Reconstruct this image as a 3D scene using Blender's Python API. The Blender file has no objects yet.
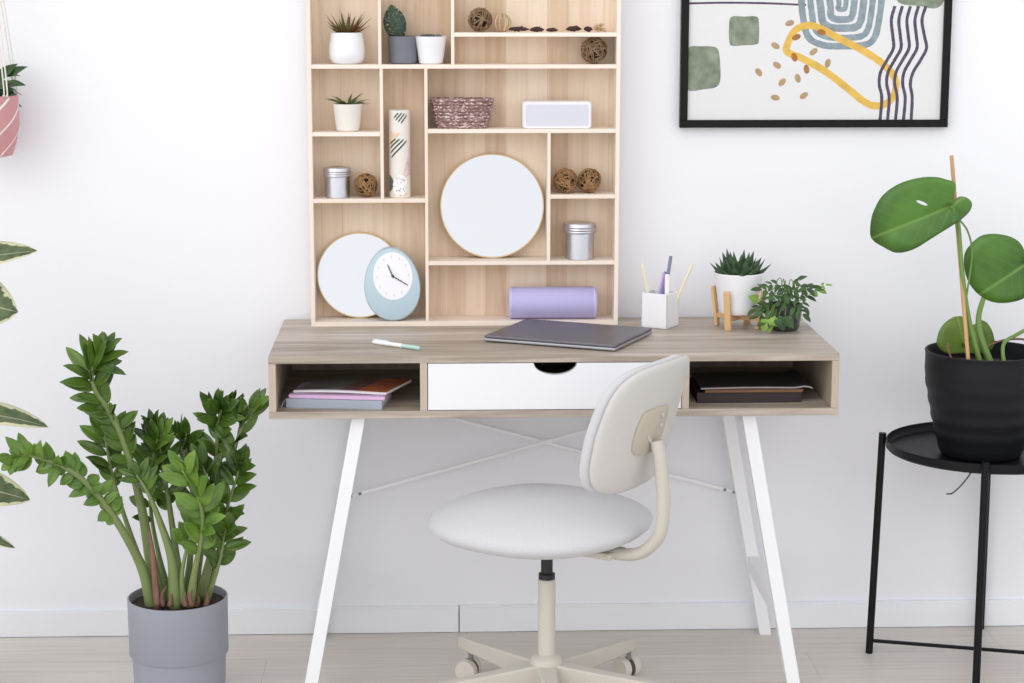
import bpy, bmesh, math, random
from mathutils import Vector, Matrix
random.seed(7)
sc = bpy.context.scene
COL = sc.collection
PI = math.pi
D2R = math.radians
ORG = {}          # world position of every parent's origin

# ------------------------------------------------------------------ materials
def _nt(name):
    m = bpy.data.materials.new(name); m.use_nodes = True
    nt = m.node_tree
    return m, nt, nt.nodes['Principled BSDF']
def node(nt, typ, **kw):
    n = nt.nodes.new(typ)
    for k, v in kw.items(): setattr(n, k, v)
    return n
def ramp(nt, stops, interp='LINEAR'):
    r = nt.nodes.new('ShaderNodeValToRGB'); cr = r.color_ramp; cr.interpolation = interp
    while len(cr.elements) < len(stops): cr.elements.new(0.5)
    for e, (p, c) in zip(cr.elements, stops):
        e.position = p; e.color = (c[0], c[1], c[2], 1)
    return r
def s2l(c):
    return tuple(((v/255)/12.92 if v/255 <= .04045 else ((v/255+.055)/1.055)**2.4) for v in c)
def mul(c, k): return tuple(v*k for v in c)
def noise_mat(name, rgb, rough=.5, var=.06, scale=8, metal=0, bump=0, stretch=(1,1,1), coat=0, spec=.5, sheen=0, trans=0):
    m, nt, b = _nt(name)
    c = s2l(rgb)
    tc = node(nt, 'ShaderNodeTexCoord'); mp = node(nt, 'ShaderNodeMapping')
    mp.inputs['Scale'].default_value = stretch
    nt.links.new(tc.outputs['Object'], mp.inputs['Vector'])
    n = node(nt, 'ShaderNodeTexNoise'); n.inputs['Scale'].default_value = scale; n.inputs['Detail'].default_value = 4
    nt.links.new(mp.outputs[0], n.inputs['Vector'])
    r = ramp(nt, [(.3, mul(c, 1-var)), (.7, tuple(min(1, v*(1+var)) for v in c))])
    nt.links.new(n.outputs[0], r.inputs[0]); nt.links.new(r.outputs[0], b.inputs['Base Color'])
    b.inputs['Roughness'].default_value = rough; b.inputs['Metallic'].default_value = metal
    b.inputs['Coat Weight'].default_value = coat; b.inputs['Specular IOR Level'].default_value = spec
    b.inputs['Sheen Weight'].default_value = sheen
    if bump:
        bp = node(nt, 'ShaderNodeBump'); bp.inputs['Strength'].default_value = bump; bp.inputs['Distance'].default_value = .002
        nt.links.new(n.outputs[0], bp.inputs['Height']); nt.links.new(bp.outputs[0], b.inputs['Normal'])
    return m
def wood_mat(name, cols, axis='z', plank=None, rough=.55, scale=60, seams=None, contrast=1):
    """grain runs along axis; plank = width of the glued boards across the grain"""
    m, nt, b = _nt(name)
    tc = node(nt, 'ShaderNodeTexCoord')
    mp = node(nt, 'ShaderNodeMapping')
    st = {'x': (.05, 1, 1), 'y': (1, .05, 1), 'z': (1, 1, .05)}[axis]
    mp.inputs['Scale'].default_value = st
    nt.links.new(tc.outputs['Object'], mp.inputs['Vector'])
    n1 = node(nt, 'ShaderNodeTexNoise'); n1.inputs['Scale'].default_value = scale; n1.inputs['Detail'].default_value = 6; n1.inputs['Roughness'].default_value = .65
    n1.inputs['Distortion'].default_value = .6
    nt.links.new(mp.outputs[0], n1.inputs['Vector'])
    n2 = node(nt, 'ShaderNodeTexNoise'); n2.inputs['Scale'].default_value = scale*.18; n2.inputs['Detail'].default_value = 3
    nt.links.new(mp.outputs[0], n2.inputs['Vector'])
    mx = node(nt, 'ShaderNodeMath', operation='MULTIPLY_ADD'); mx.inputs[1].default_value = .5
    nt.links.new(n1.outputs[0], mx.inputs[0])
    h = node(nt, 'ShaderNodeMath', operation='MULTIPLY'); h.inputs[1].default_value = .5
    nt.links.new(n2.outputs[0], h.inputs[0]); nt.links.new(h.outputs[0], mx.inputs[2])
    src = mx.outputs[0]
    if plank:
        # a random offset for each glued board
        sx = node(nt, 'ShaderNodeSeparateXYZ'); nt.links.new(tc.outputs['Object'], sx.inputs[0])
        dv = node(nt, 'ShaderNodeMath', operation='DIVIDE'); dv.inputs[1].default_value = plank
        nt.links.new(sx.outputs[0], dv.inputs[0])
        fl = node(nt, 'ShaderNodeMath', operation='FLOOR'); nt.links.new(dv.outputs[0], fl.inputs[0])
        wn = node(nt, 'ShaderNodeTexWhiteNoise', noise_dimensions='1D'); nt.links.new(fl.outputs[0], wn.inputs['W'])
        ad = node(nt, 'ShaderNodeMath', operation='MULTIPLY_ADD'); ad.inputs[1].default_value = .24
        nt.links.new(wn.outputs[0], ad.inputs[0])
        sb = node(nt, 'ShaderNodeMath', operation='SUBTRACT'); sb.inputs[1].default_value = .12
        nt.links.new(mx.outputs[0], sb.inputs[0]); nt.links.new(sb.outputs[0], ad.inputs[2])
        src = ad.outputs[0]
        fr = node(nt, 'ShaderNodeMath', operation='FRACT'); nt.links.new(dv.outputs[0], fr.inputs[0])
        lt = node(nt, 'ShaderNodeMath', operation='LESS_THAN'); lt.inputs[1].default_value = .035
        nt.links.new(fr.outputs[0], lt.inputs[0])
        ms = node(nt, 'ShaderNodeMath', operation='MULTIPLY_ADD'); ms.inputs[1].default_value = -.1
        nt.links.new(lt.outputs[0], ms.inputs[0]); nt.links.new(src, ms.inputs[2]); src = ms.outputs[0]
    k = len(cols)
    r = ramp(nt, [(.5+(i/(k-1)-.5)*.4/contrast, s2l(c)) for i, c in enumerate(cols)])
    nt.links.new(src, r.inputs[0]); nt.links.new(r.outputs[0], b.inputs['Base Color'])
    b.inputs['Roughness'].default_value = rough
    bp = node(nt, 'ShaderNodeBump'); bp.inputs['Strength'].default_value = .15; bp.inputs['Distance'].default_value = .001
    nt.links.new(n1.outputs[0], bp.inputs['Height']); nt.links.new(bp.outputs[0], b.inputs['Normal'])
    return m
def floor_mat():
    m, nt, b = _nt('pale wood planks')
    tc = node(nt, 'ShaderNodeTexCoord')
    br = node(nt, 'ShaderNodeTexBrick'); br.offset = .37; br.squash = 1
    for k, v in (('Scale', 1), ('Brick Width', 1.25), ('Row Height', .19), ('Mortar Size', .0011), ('Mortar Smooth', .4), ('Bias', 0)):
        br.inputs[k].default_value = v
    br.inputs['Color1'].default_value = (*s2l((214,208,200)), 1); br.inputs['Color2'].default_value = (*s2l((220,214,207)), 1)
    br.inputs['Mortar'].default_value = (*s2l((196,188,180)), 1)
    nt.links.new(tc.outputs['Object'], br.inputs['Vector'])
    mp = node(nt, 'ShaderNodeMapping'); mp.inputs['Scale'].default_value = (.6, 12, 1)
    nt.links.new(tc.outputs['Object'], mp.inputs['Vector'])
    n = node(nt, 'ShaderNodeTexNoise'); n.inputs['Scale'].default_value = 5; n.inputs['Detail'].default_value = 6; n.inputs['Distortion'].default_value = .5
    nt.links.new(mp.outputs[0], n.inputs['Vector'])
    r = ramp(nt, [(.3, (.86,.85,.84)), (.7, (1,1,1))]); nt.links.new(n.outputs[0], r.inputs[0])
    mx = node(nt, 'ShaderNodeMix', data_type='RGBA', blend_type='MULTIPLY'); mx.inputs[0].default_value = 1
    nt.links.new(br.outputs[0], mx.inputs[6]); nt.links.new(r.outputs[0], mx.inputs[7]); nt.links.new(mx.outputs[2], b.inputs['Base Color'])
    b.inputs['Roughness'].default_value = .42
    return m
def leaf_mat(name, dark, light, vein=None, rough=.35, margin=None, scale=14, lateral=0, latk=.35, hole=None):
    """uv: u runs along the leaf, v across (0 and 1 are the margins)"""
    m, nt, b = _nt(name)
    tc = node(nt, 'ShaderNodeTexCoord')
    n = node(nt, 'ShaderNodeTexNoise'); n.inputs['Scale'].default_value = scale; n.inputs['Detail'].default_value = 3
    nt.links.new(tc.outputs['Object'], n.inputs['Vector'])
    r = ramp(nt, [(.32, s2l(dark)), (.68, s2l(light))]); nt.links.new(n.outputs[0], r.inputs[0])
    out = r.outputs[0]
    sx = node(nt, 'ShaderNodeSeparateXYZ'); nt.links.new(tc.outputs['UV'], sx.inputs[0])
    a = node(nt, 'ShaderNodeMath', operation='SUBTRACT'); a.inputs[1].default_value = .5; nt.links.new(sx.outputs[1], a.inputs[0])
    ab = node(nt, 'ShaderNodeMath', operation='ABSOLUTE'); nt.links.new(a.outputs[0], ab.inputs[0])
    def mixin(fac, col):
        nonlocal out
        mx = node(nt, 'ShaderNodeMix', data_type='RGBA'); nt.links.new(fac, mx.inputs[0]); nt.links.new(out, mx.inputs[6])
        mx.inputs[7].default_value = (*s2l(col), 1); out = mx.outputs[2]
    if margin:
        n2 = node(nt, 'ShaderNodeTexNoise'); n2.inputs['Scale'].default_value = 55; n2.inputs['Detail'].default_value = 2
        nt.links.new(tc.outputs['Object'], n2.inputs['Vector'])
        ma = node(nt, 'ShaderNodeMath', operation='MULTIPLY_ADD'); ma.inputs[1].default_value = .35
        nt.links.new(n2.outputs[0], ma.inputs[0]); nt.links.new(ab.outputs[0], ma.inputs[2])
        g = ramp(nt, [(.52, (0,0,0)), (.56, (1,1,1))]); nt.links.new(ma.outputs[0], g.inputs[0]); mixin(g.outputs[0], margin)
    if vein:
        g = ramp(nt, [(.006, (.7,.7,.7)), (.024, (0,0,0))]); nt.links.new(ab.outputs[0], g.inputs[0]); mixin(g.outputs[0], vein)
        if lateral:
            # side veins rise obliquely from the midrib
            f = node(nt, 'ShaderNodeMath', operation='MULTIPLY_ADD'); f.inputs[1].default_value = -1.0
            nt.links.new(ab.outputs[0], f.inputs[0]); nt.links.new(sx.outputs[0], f.inputs[2])
            g2 = node(nt, 'ShaderNodeMath', operation='MULTIPLY'); g2.inputs[1].default_value = lateral; nt.links.new(f.outputs[0], g2.inputs[0])
            fr = node(nt, 'ShaderNodeMath', operation='FRACT'); nt.links.new(g2.outputs[0], fr.inputs[0])
            h = ramp(nt, [(0, (latk,latk,latk)), (.10, (0,0,0))]); nt.links.new(fr.outputs[0], h.inputs[0]); mixin(h.outputs[0], vein)
    nt.links.new(out, b.inputs['Base Color']); b.inputs['Roughness'].default_value = rough
    tr = node(nt, 'ShaderNodeBsdfTranslucent'); nt.links.new(out, tr.inputs['Color'])
    ms = node(nt, 'ShaderNodeMixShader'); ms.inputs[0].default_value = .22
    nt.links.new(b.outputs[0], ms.inputs[1]); nt.links.new(tr.outputs[0], ms.inputs[2])
    nt.links.new(ms.outputs[0], nt.nodes['Material Output'].inputs[0])
    if hole:
        # a natural slit right through the blade
        hx_, hy_, rot, sx_, sy_ = hole
        mp = node(nt, 'ShaderNodeVectorMath', operation='SUBTRACT'); mp.inputs[1].default_value = (hx_, hy_, 0); nt.links.new(tc.outputs['UV'], mp.inputs[0])
        m2 = node(nt, 'ShaderNodeMapping'); m2.vector_type = 'POINT'; m2.inputs['Scale'].default_value = (85, 88, 0); nt.links.new(mp.outputs[0], m2.inputs[0])
        m3 = node(nt, 'ShaderNodeMapping'); m3.vector_type = 'TEXTURE'; m3.inputs['Rotation'].default_value = (0, 0, rot); m3.inputs['Scale'].default_value = (sx_, sy_, 1); nt.links.new(m2.outputs[0], m3.inputs[0])
        ln = node(nt, 'ShaderNodeVectorMath', operation='LENGTH'); nt.links.new(m3.outputs[0], ln.inputs[0])
        lt = node(nt, 'ShaderNodeMath', operation='LESS_THAN'); lt.inputs[1].default_value = 1; nt.links.new(ln.outputs['Value'], lt.inputs[0])
        tp = node(nt, 'ShaderNodeBsdfTransparent'); mh = node(nt, 'ShaderNodeMixShader'); nt.links.new(lt.outputs[0], mh.inputs[0]); nt.links.new(ms.outputs[0], mh.inputs[1]); nt.links.new(tp.outputs[0], mh.inputs[2])
        nt.links.new(mh.outputs[0], nt.nodes['Material Output'].inputs[0])
    return m
def ink_mat(name, rgb, alpha=1, scale=60, var=.2):
    m = noise_mat(name, rgb, .9, var, scale, spec=.1)
    if alpha < 1:
        nt = m.node_tree; b = nt.nodes['Principled BSDF']
        t = node(nt, 'ShaderNodeBsdfTransparent'); ms = node(nt, 'ShaderNodeMixShader'); ms.inputs[0].default_value = alpha
        nt.links.new(t.outputs[0], ms.inputs[1]); nt.links.new(b.outputs[0], ms.inputs[2]); nt.links.new(ms.outputs[0], nt.nodes['Material Output'].inputs[0])
    return m

M = {}
M['wall'] = noise_mat('white painted wall', (238,239,244), .85, .006, 3, bump=.02)
M['skirting'] = noise_mat('white skirting paint', (238,240,244), .5, .008, 5)
M['floor'] = floor_mat()
M['pine'] = wood_mat('pale pine edge', [(230,212,196),(240,226,212),(247,237,226)], 'z', scale=30, contrast=.8)
M['pine_x'] = wood_mat('pale pine shelf', [(230,212,196),(240,226,212),(247,237,226)], 'x', scale=30, contrast=.8)
M['pine_back'] = wood_mat('pine back boards', [(206,178,148),(228,207,183),(241,224,204)], 'z', plank=.047, scale=55, contrast=1.0)
M['oak'] = wood_mat('grey oak laminate', [(138,124,108),(176,164,150),(208,199,188)], 'x', scale=60, contrast=1.5, rough=.45)
M['oak_y'] = wood_mat('grey oak laminate side', [(168,150,134),(190,174,158),(205,192,178)], 'z', scale=60, contrast=.8, rough=.5)
M['white_lacquer'] = noise_mat('white lacquer', (236,237,241), .35, .004, 5)
M['white_metal'] = noise_mat('white powder coated steel', (242,243,246), .4, .006, 8)
M['steel_screw'] = noise_mat('dull steel', (150,150,152), .35, .05, 30, metal=.8)
M['chair_fabric'] = noise_mat('off white woven fabric', (206,206,209), .9, .03, 260, bump=.12, sheen=.2)
M['chair_shell'] = noise_mat('off white shell', (208,205,201), .7, .02, 200, bump=.05)
M['chair_metal'] = noise_mat('beige painted steel', (204,199,188), .4, .01, 10)
M['chair_bracket'] = noise_mat('warm beige plastic', (190,182,166), .5, .02, 12)
M['castor'] = noise_mat('beige wheel plastic', (212,204,194), .45, .02, 12)
M['dark_plastic'] = noise_mat('black plastic', (30,31,34), .45, .1, 20)
M['gap'] = noise_mat('dark wheel gap shade', (70,66,64), .6, .1, 20)  # hood colour standing in for shade between the castor wheels
M['black_metal'] = noise_mat('black powder coated steel', (17,17,20), .42, .12, 20, spec=.2)
M['black_pot'] = noise_mat('matt black ceramic', (26,27,30), .48, .08, 10, spec=.2)
M['black_frame'] = noise_mat('black frame lacquer', (11,11,13), .35, .1, 20, spec=.2)
M['grey_planter'] = noise_mat('blue grey planter', (150,153,163), .55, .015, 8)
M['soil'] = noise_mat('dark potting soil', (52,40,34), .95, .6, 90, bump=1)
M['white_ceramic'] = noise_mat('white ceramic', (236,238,242), .25, .01, 6, coat=.3)
M['cream_ceramic'] = noise_mat('warm white ceramic', (232,228,220), .6, .02, 30)
M['grey_ceramic'] = noise_mat('slate grey ceramic', (112,114,124), .45, .03, 20)
M['aluminium'] = noise_mat('brushed aluminium', (204,205,212), .30, .03, 30, metal=1, stretch=(1,1,12))
M['gold'] = noise_mat('pale gold metal', (214,186,134), .35, .04, 20, metal=.6)
M['mirror'] = noise_mat('mirror glass', (194,197,200), .12, .0, 5, metal=1)
M['blue'] = noise_mat('pastel blue plastic', (182,204,214), .42, .01, 8)
M['dial'] = noise_mat('white clock dial', (240,240,246), .5, .004, 8)
M['dial_mark'] = noise_mat('faint beige print', (222,216,214), .6, .02, 20)
M['hand'] = noise_mat('dark grey hand', (70,70,82), .4, .05, 20)
M['lavender'] = noise_mat('lavender fabric grille', (186,180,222), .7, .03, 320, bump=.1)
M['lavender_cap'] = noise_mat('lavender rubber', (198,192,230), .5, .01, 10)
M['speaker_white'] = noise_mat('white speaker plastic', (232,231,236), .35, .004, 10)
M['speaker_mesh'] = noise_mat('pale lilac speaker grille', (212,212,224), .7, .03, 400)
M['vine'] = noise_mat('dried vine', (150,114,76), .7, .45, 60)
M['vine_dark'] = noise_mat('dark dried vine', (134,108,80), .75, .45, 60)
M['bamboo_ring'] = noise_mat('split cane', (196,168,132), .6, .2, 50)
M['pod'] = noise_mat('dark dried pod', (64,40,38), .7, .4, 90, bump=.4)  # pods, and painted shade at the heart of the vine balls
M['dry_flower'] = noise_mat('cream dried flower', (226,206,172), .8, .15, 90)
M['gunmetal'] = noise_mat('dark grey anodised lid', (118,116,122), .42, .01, 20, metal=.55)
M['laptop_silver'] = noise_mat('silver laptop edge', (176,176,184), .35, .02, 20, metal=.7)
M['pen_white'] = noise_mat('white pen plastic', (244,246,246), .3, .005, 10)
M['mint'] = noise_mat('mint plastic', (182,216,208), .35, .02, 10)
M['cup'] = noise_mat('white lacquered box', (240,240,243), .4, .005, 8)
M['cream_pencil'] = noise_mat('natural wood pencil', (232,222,192), .6, .04, 40)
M['purple'] = noise_mat('purple pencil lacquer', (140,118,170), .4, .05, 20)
M['lilac_pencil'] = noise_mat('lilac pencil lacquer', (196,176,216), .4, .05, 20)
M['steel_blue'] = noise_mat('steel blue pen', (116,130,150), .35, .05, 20)
M['bamboo'] = wood_mat('bamboo stand', [(196,152,104),(214,174,126),(226,190,146)], 'z', scale=40, contrast=.8)
M['stake'] = wood_mat('bamboo stake', [(170,126,84),(196,154,108),(208,170,126)], 'z', scale=60, contrast=.8)
M['grey_cover'] = noise_mat('pale grey notebook cover', (160,168,180), .55, .02, 15)
M['pages'] = noise_mat('paper pages', (224,222,222), .8, .05, 200, stretch=(.1,.1,10))
M['pink_cover'] = noise_mat('pink lilac cover', (214,178,214), .6, .02, 15)
M['dark_cover'] = noise_mat('very dark brown cover', (44,32,32), .55, .1, 15)
M['brown_cover'] = noise_mat('brown card cover', (122,84,60), .6, .1, 15)
M['sleeve'] = noise_mat('dark charcoal folder', (42,42,44), .4, .1, 15)
M['sleeve_edge'] = noise_mat('pale folder edge', (150,146,142), .5, .1, 15)
M['rope'] = noise_mat('off white cotton cord', (232,226,214), .9, .08, 200, bump=.5)
M['cord'] = noise_mat('dark grey cable', (62,62,66), .6, .05, 20)
M['leaf_zz'] = leaf_mat('glossy green leaf', (50,80,26), (108,142,54), rough=.22, vein=(110,146,74))
M['leaf_zz_new'] = leaf_mat('fresh bright leaf', (78,116,38), (124,160,64), rough=.28, vein=(140,178,90))
M['stem_zz'] = noise_mat('thick green stem', (118,134,80), .45, .12, 14)
M['sheath'] = noise_mat('brown dry sheath', (124,90,74), .7, .25, 30)
M['leaf_mon'] = leaf_mat('large green leaf', (64,106,40), (94,142,56), vein=(132,168,84), rough=.36, scale=10, lateral=6, latk=.26)
M['leaf_mon_slit'] = leaf_mat('large green leaf with a slit', (64,106,40), (94,142,56), vein=(132,168,84), rough=.36, scale=10, lateral=6, latk=.26, hole=(.309,.677,D2R(47),6.2,1.5))
M['leaf_mon_back'] = leaf_mat('yellow green leaf', (98,128,50), (128,156,66), vein=(150,172,90), rough=.4, scale=10, lateral=7)
M['stem_mon'] = noise_mat('fresh green stem', (104,134,62), .45, .1, 14)
M['leaf_var'] = leaf_mat('variegated leaf', (70,92,60), (112,126,84), margin=(228,228,190), vein=(214,216,180), rough=.35, scale=40)
M['leaf_haw'] = leaf_mat('dark succulent leaf', (44,70,44), (80,108,70), rough=.4, scale=60)
M['leaf_aloe'] = leaf_mat('green leaf with reddish tips', (92,104,48), (132,80,56), rough=.45, scale=30)
M['leaf_rosette'] = leaf_mat('slim green leaf', (70,92,48), (110,128,74), rough=.45, scale=30)
M['leaf_grey'] = leaf_mat('blue grey succulent', (96,112,112), (140,152,150), rough=.5, scale=40)
M['cactus'] = noise_mat('dark green cactus', (54,74,58), .6, .3, 120, bump=.8)
M['leaf_dark'] = leaf_mat('dark ivy leaf', (40,70,34), (78,112,56), vein=(96,124,72), rough=.4, scale=30)
M['leaf_lime'] = leaf_mat('lime young leaf', (108,150,50), (150,186,84), vein=(176,204,120), rough=.4, scale=30)
M['leaf_hang'] = leaf_mat('deep green leaf', (34,62,32), (62,98,48), rough=.35, scale=20)
M['dark_glass'] = noise_mat('smoky dark plant pot', (66,64,68), .25, .05, 10, coat=.3)

def basket_mat():
    m, nt, b = _nt('woven burgundy and white rope')
    tc = node(nt, 'ShaderNodeTexCoord'); v = node(nt, 'ShaderNodeTexVoronoi'); v.inputs['Scale'].default_value = 420
    mp = node(nt, 'ShaderNodeMapping'); mp.inputs['Scale'].default_value = (.55, .55, 1); nt.links.new(tc.outputs['Object'], mp.inputs[0])
    nt.links.new(mp.outputs[0], v.inputs['Vector'])
    sx = node(nt, 'ShaderNodeSeparateColor'); nt.links.new(v.outputs['Color'], sx.inputs[0])
    r = ramp(nt, [(0, s2l((136,104,102))), (.35, s2l((166,134,130))), (.58, s2l((214,196,190))), (.82, s2l((146,114,110)))], 'CONSTANT')
    nt.links.new(sx.outputs[0], r.inputs[0]); nt.links.new(r.outputs[0], b.inputs['Base Color']); b.inputs['Roughness'].default_value = .9
    bp = node(nt, 'ShaderNodeBump'); bp.inputs['Strength'].default_value = .7; bp.inputs['Distance'].default_value = .002
    nt.links.new(v.outputs['Distance'], bp.inputs['Height']); nt.links.new(bp.outputs[0], b.inputs['Normal'])
    return m
M['basket'] = basket_mat()
M['pink'] = noise_mat('dusty pink ceramic', (206,148,150), .55, .03, 14)
M['glaze_white'] = noise_mat('white glaze line', (240,234,232), .5, .02, 14)

# ------------------------------------------------------------------ mesh helpers
def link(o, parent=None, origin=None):
    COL.objects.link(o)
    if parent is not None: o.parent = parent
    return o
def part(name, verts, faces, mat, parent=None, smooth=False, origin=None, uvs=None, mats=None, fmat=None, sub=0):
    """one mesh object; verts in world coordinates, stored relative to the origin of the thing"""
    if parent is not None: L = ORG[parent]
    else: L = Vector(origin) if origin is not None else Vector((0,0,0))
    me = bpy.data.meshes.new(name)
    me.from_pydata([tuple(Vector(v)-L) for v in verts], [], faces)
    for m_ in (mats or [mat]): me.materials.append(M[m_])
    if fmat: me.polygons.foreach_set('material_index', fmat)
    if uvs:
        uv = me.uv_layers.new(name='UVMap')
        for lp in me.loops: uv.data[lp.index].uv = uvs[lp.vertex_index]
    if smooth:
        me.polygons.foreach_set('use_smooth', [True]*len(me.polygons))
    me.update()
    o = bpy.data.objects.new(name, me); link(o, parent)
    if parent is None: o.location = L
    ORG[o] = L
    if smooth == 'angle':
        try: me.set_sharp_from_angle(angle=D2R(35))
        except Exception: pass
    if sub:
        md = o.modifiers.new('sub', 'SUBSURF'); md.levels = sub; md.render_levels = sub
    return o
def tag(o, label=None, cat=None, group=None, kind=None):
    if label: o['label'] = label
    if cat: o['category'] = cat
    if group: o['group'] = group
    if kind: o['kind'] = kind
    return o
def thing(name, label, cat, loc, group=None):
    o = bpy.data.objects.new(name, None); o.location = loc; o.empty_display_size = .05
    COL.objects.link(o); ORG[o] = Vector(loc)
    return tag(o, label, cat, group)
def copy_tree(o, parent=None):
    c = o.copy(); COL.objects.link(c)
    if parent is not None: c.parent = parent
    for ch in list(o.children): copy_tree(ch, c)
    ORG[c] = ORG[o]
    return c
class G:
    """collects geometry"""
    def __init__(s): s.v = []; s.f = []; s.uv = []; s.fm = []
    def add(s, v, f, uv=None, m=0):
        k = len(s.v); s.v += [Vector(a) for a in v]; s.f += [tuple(i+k for i in q) for q in f]
        s.uv += uv if uv else [(0,0)]*len(v); s.fm += [m]*len(f)
        return s
    def out(s, name, mat, parent=None, smooth=False, origin=None, mats=None, sub=0):
        return part(name, s.v, s.f, mat, parent, smooth, origin, s.uv, mats, s.fm if mats else None, sub)
def rbox(lo, hi, bevel=.002, seg=2, M4=None):
    bm = bmesh.new(); bmesh.ops.create_cube(bm, size=1)
    lo, hi = Vector(lo), Vector(hi)
    for v in bm.verts:
        v.co = Vector([(lo[i]+hi[i])/2 + v.co[i]*(hi[i]-lo[i]) for i in range(3)])
    if bevel > 0:
        bmesh.ops.bevel(bm, geom=bm.edges[:], offset=bevel, segments=seg, affect='EDGES', profile=.5)
    if M4 is not None: bm.transform(M4)
    bm.verts.ensure_lookup_table(); bm.verts.index_update()
    v = [x.co.copy() for x in bm.verts]; f = [tuple(x.index for x in q.verts) for q in bm.faces]; bm.free()
    return v, f
def box(name, lo, hi, mat, parent=None, bevel=.0012, origin=None, M4=None, seg=2):
    v, f = rbox(lo, hi, bevel, seg, M4)
    return part(name, v, f, mat, parent, False, origin)
def lathe_geo(prof, c=(0,0,0), seg=48, M4=None):
    v = []; f = []
    c = Vector(c)
    for r, z in prof:
        for k in range(seg):
            a = 2*PI*k/seg; v.append(Vector((r*math.cos(a), r*math.sin(a), z)))
    for i in range(len(prof)-1):
        for k in range(seg):
            k2 = (k+1) % seg
            f.append((i*seg+k, i*seg+k2, (i+1)*seg+k2, (i+1)*seg+k))
    if prof[0][0] > 1e-6: f.append(tuple(reversed(range(seg))))
    if prof[-1][0] > 1e-6: f.append(tuple((len(prof)-1)*seg+k for k in range(seg)))
    if M4 is not None: v = [M4 @ a for a in v]
    return [a+c for a in v], f
def lathe(name, prof, mat, parent=None, c=(0,0,0), seg=48, smooth='angle', origin=None, M4=None):
    v, f = lathe_geo(prof, c, seg, M4)
    return part(name, v, f, mat, parent, smooth, origin)
def smooth_path(pts, n=6):
    pts = [Vector(p) for p in pts]
    if len(pts) < 3: return pts
    P = [2*pts[0]-pts[1]] + pts + [2*pts[-1]-pts[-2]]
    out = []
    for i in range(1, len(P)-2):
        for j in range(n):
            t = j/n; a, b, c, d = P[i-1], P[i], P[i+1], P[i+2]
            out.append(.5*((2*b)+(-a+c)*t+(2*a-5*b+4*c-d)*t*t+(-a+3*b-3*c+d)*t**3))
    out.append(pts[-1]); return out
def tube_geo(pts, r, seg=8, cap=True, flat=1.0, up=None):
    """r: number or function of t; flat: ratio of the second axis"""
    pts = [Vector(p) for p in pts]; n = len(pts); v = []; f = []
    u = None
    for i, p in enumerate(pts):
        t = (pts[min(i+1, n-1)]-pts[max(i-1, 0)]).normalized()
        if u is None:
            a = Vector(up) if up else (Vector((0,0,1)) if abs(t.z) < .9 else Vector((0,1,0)))
            u = (a - t*a.dot(t)).normalized()
        else: u = (u - t*u.dot(t)).normalized()
        w = t.cross(u)
        rr = r(i/(n-1)) if callable(r) else r
        for k in range(seg):
            a = 2*PI*k/seg
            v.append(p + u*math.cos(a)*rr*flat + w*math.sin(a)*rr)
    for i in range(n-1):
        for k in range(seg):
            k2 = (k+1) % seg; f.append((i*seg+k, i*seg+k2, (i+1)*seg+k2, (i+1)*seg+k))
    if cap: f.append(tuple(reversed(range(seg)))); f.append(tuple((n-1)*seg+k for k in range(seg)))
    return v, f
def tube(name, pts, r, mat, parent=None, seg=12, origin=None, n=6, smooth='angle', **kw):
    v, f = tube_geo(smooth_path(pts, n), r, seg, **kw)
    return part(name, v, f, mat, parent, smooth, origin)
def bar_geo(a, b, w, h, up=(0,1,0), bevel=.0015):
    """square section bar from a to b, w across, h along up"""
    a, b = Vector(a), Vector(b); d = b-a; L = d.length; z = d.normalized()
    y = Vector(up); y = (y-z*y.dot(z)).normalized(); x = y.cross(z)
    R = Matrix((x, y, z)).transposed().to_4x4(); R.translation = a
    return rbox((-w/2, -h/2, 0), (w/2, h/2, L), bevel, 2, R)
def leaf_geo(base, d, nrm, L, W, curl=.15, fold=.12, nu=7, shape='oval', twist=0):
    """a leaf blade with its midrib; d direction, nrm the upper side"""
    base = Vector(base); d = Vector(d).normalized(); nrm = Vector(nrm)
    nrm = (nrm - d*nrm.dot(d)).normalized(); s = d.cross(nrm)
    v = []; f = []; uv = []
    def wid(t):
        if shape == 'oval': return math.sin(PI*min(1, t**.88))**.68
        if shape == 'spike': return (1-t)**.75*(.55+.45*min(1, t*5))
        if shape == 'drop': return math.sin(PI*t**.6)**.8
        if shape == 'heart': return math.sin(PI*(t**.5))**.7
        return math.sin(PI*t)
    cols = (-1, -.5, 0, .5, 1)
    for i in range(nu+1):
        t = i/nu; w = max(wid(min(.999, max(.001, t))), 0.02)*W/2
        c = base + d*L*t - nrm*curl*L*t*t
        for q in cols:
            v.append(c + s*q*w + nrm*(fold*abs(q)*w*2) ); uv.append((t, .5+q/2))
    m = len(cols)
    for i in range(nu):
        for k in range(m-1):
            f.append((i*m+k, i*m+k+1, (i+1)*m+k+1, (i+1)*m+k))
    return v, f, uv
def fat_leaf_geo(base, d, L, W, T, bend=(0,0,0), seg=6, nu=7, ex=1.6):
    """fleshy tapering leaf"""
    base, d, bend = Vector(base), Vector(d).normalized(), Vector(bend)
    pts = [base + d*L*(i/nu) + bend*L*(i/nu)**2 for i in range(nu+1)]
    v, f = tube_geo(pts, lambda t: max(.0004, (1-t**ex)*(.8+.35*math.sin(PI*min(1, t*1.4))))*W/2, seg, True, T/W)
    return v, f
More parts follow.
